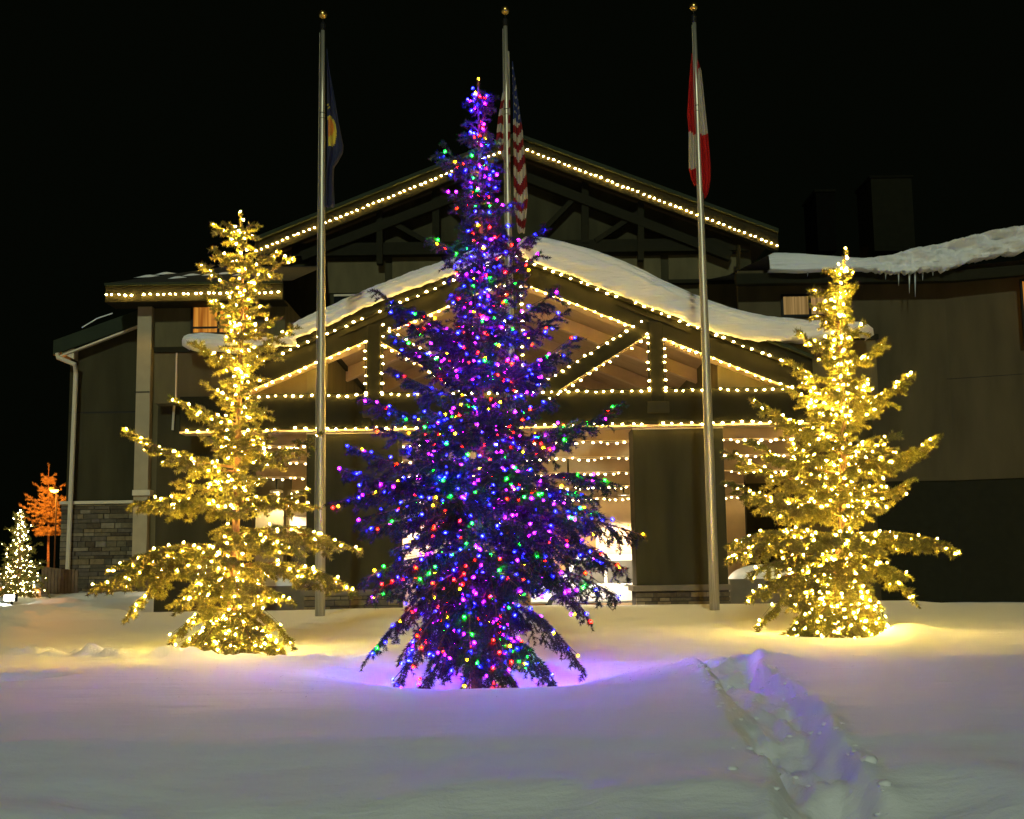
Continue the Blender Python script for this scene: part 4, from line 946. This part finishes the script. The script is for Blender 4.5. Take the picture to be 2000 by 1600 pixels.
left = make_tree('gold lit spruce left of the left flagpole', 16.0,
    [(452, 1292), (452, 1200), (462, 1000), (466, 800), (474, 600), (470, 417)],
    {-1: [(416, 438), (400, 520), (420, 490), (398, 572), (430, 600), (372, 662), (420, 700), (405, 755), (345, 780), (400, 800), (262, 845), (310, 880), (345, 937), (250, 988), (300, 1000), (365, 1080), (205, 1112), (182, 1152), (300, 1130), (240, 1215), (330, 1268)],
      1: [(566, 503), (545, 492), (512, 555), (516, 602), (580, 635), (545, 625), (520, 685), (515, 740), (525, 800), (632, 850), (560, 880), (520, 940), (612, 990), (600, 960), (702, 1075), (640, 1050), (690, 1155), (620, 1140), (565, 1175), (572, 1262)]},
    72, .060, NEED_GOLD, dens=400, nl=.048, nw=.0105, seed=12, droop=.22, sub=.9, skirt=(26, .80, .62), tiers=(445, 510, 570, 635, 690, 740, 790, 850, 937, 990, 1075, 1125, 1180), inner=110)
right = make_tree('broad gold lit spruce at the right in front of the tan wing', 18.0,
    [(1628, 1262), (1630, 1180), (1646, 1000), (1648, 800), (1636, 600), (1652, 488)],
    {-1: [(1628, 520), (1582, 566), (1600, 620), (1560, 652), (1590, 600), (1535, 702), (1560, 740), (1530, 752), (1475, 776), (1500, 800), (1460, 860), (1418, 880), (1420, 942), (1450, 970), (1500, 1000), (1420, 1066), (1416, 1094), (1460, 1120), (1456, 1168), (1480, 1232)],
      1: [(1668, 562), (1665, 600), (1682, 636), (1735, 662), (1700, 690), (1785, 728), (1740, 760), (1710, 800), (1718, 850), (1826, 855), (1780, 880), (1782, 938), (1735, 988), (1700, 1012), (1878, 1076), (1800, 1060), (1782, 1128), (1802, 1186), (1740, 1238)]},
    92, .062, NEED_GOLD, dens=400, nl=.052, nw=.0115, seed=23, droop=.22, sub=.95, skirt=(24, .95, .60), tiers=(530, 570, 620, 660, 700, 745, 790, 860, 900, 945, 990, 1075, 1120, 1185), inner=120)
KM = ['blue'] * 11 + ['purple'] * 6 + ['red'] * 3 + ['green'] * 3 + ['orange'] * 2 + ['yellow'] * 2
dress(main, 'multicoloured bulbs wound on the tallest central spruce', 1550, .0120, .025, KM, 3, .05, -.02)
dress(left, 'gold white bulbs wound on the spruce left of the left flagpole', 720, .0132, .022, ['gold'], 4, .10, .06)
dress(right, 'gold white bulbs wound on the spruce at the right', 1000, .0150, .025, ['gold'], 5, .09, .10)
# small lit trees far left
sm1 = make_tree('small cream lit spruce by the fence at the far left edge', 34.0, [(36, 1186), (38, 1100), (40, 998)],
    {-1: [(18, 1030), (0, 1060), (-18, 1100), (-30, 1130), (-36, 1165)], 1: [(58, 1026), (76, 1058), (92, 1095), (100, 1130), (96, 1165)]}, 130, .07, NEED_GOLD, dens=90, nl=.06, nw=.018, seed=31, droop=.15, sub=.5)
dress(sm1, 'cream bulbs wound on the small spruce at the far left edge', 300, .018, .024, ['cream'], 6, .1, .1)
sm2 = make_tree('distant spruce glowing orange under a sodium lamp at the far left', 52.0, [(94, 1100), (95, 1000), (95, 906)],
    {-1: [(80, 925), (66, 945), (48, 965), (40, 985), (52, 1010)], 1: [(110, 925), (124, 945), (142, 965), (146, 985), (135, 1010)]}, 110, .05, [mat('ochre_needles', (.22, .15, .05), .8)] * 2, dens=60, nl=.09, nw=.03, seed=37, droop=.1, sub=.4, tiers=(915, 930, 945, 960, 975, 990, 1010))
sl_ = thing('street_lamp', 'orange street lamp glowing beside the distant orange lit tree', 'street lamp', (WX(110, 50, 957), 49.2, .3))
pl = W(106, 958, 49.2)
MB().tube([(pl.x + .1, 49.2, .2), (pl.x + .1, 49.2, pl.z + .12)], .03, 6).build('pole', M['black'], sl_)
MB().lathe([(.02, .16), (.2, .12), (.22, .03)], pl, 10).build('lamp_hood', M['green'], sl_)
MB().lathe([(.001, -.1), (.14, -.06), (.18, .02)], pl, 10).build('lens', emat('sodium_glow', (1, .38, .05), 25), sl_)
l = bpy.data.lights.new('sodium_lamp', 'POINT'); l.energy = 3000; l.color = (1, .30, .03); l.shadow_soft_size = .15
lo = bpy.data.objects.new('sodium_lamp', l); C.objects.link(lo); lo.parent = sl_; lo.location = Vector((pl.x - .3, 48.7, pl.z - .2)) - ORG[sl_.name]
fd = W(20, 1168, 32); flo = thing('floodlight', 'ground floodlight glaring white at the foot of the far left small tree', 'floodlight', fd)
MB().box(fd.x - .16, fd.x + .16, 31.95, 32.1, fd.z - .1, fd.z + .1).build('housing', M['black'], flo, bevel=.02)
MB().box(fd.x - .13, fd.x + .13, 31.935, 31.948, fd.z - .07, fd.z + .07).build('lens', emat('flood_glow', (1, .93, .75), 30), flo)
MB().tube([fd + Vector((0, .1, -.1)), fd + Vector((0, .1, -.6))], .03, 6).build('stake', M['black'], flo)
l = bpy.data.lights.new('flood_lamp', 'POINT'); l.energy = 25; l.color = (1, .9, .7); l.shadow_soft_size = .08
lo = bpy.data.objects.new('flood_lamp', l); C.objects.link(lo); lo.parent = flo; lo.location = (0, -.15, .08)
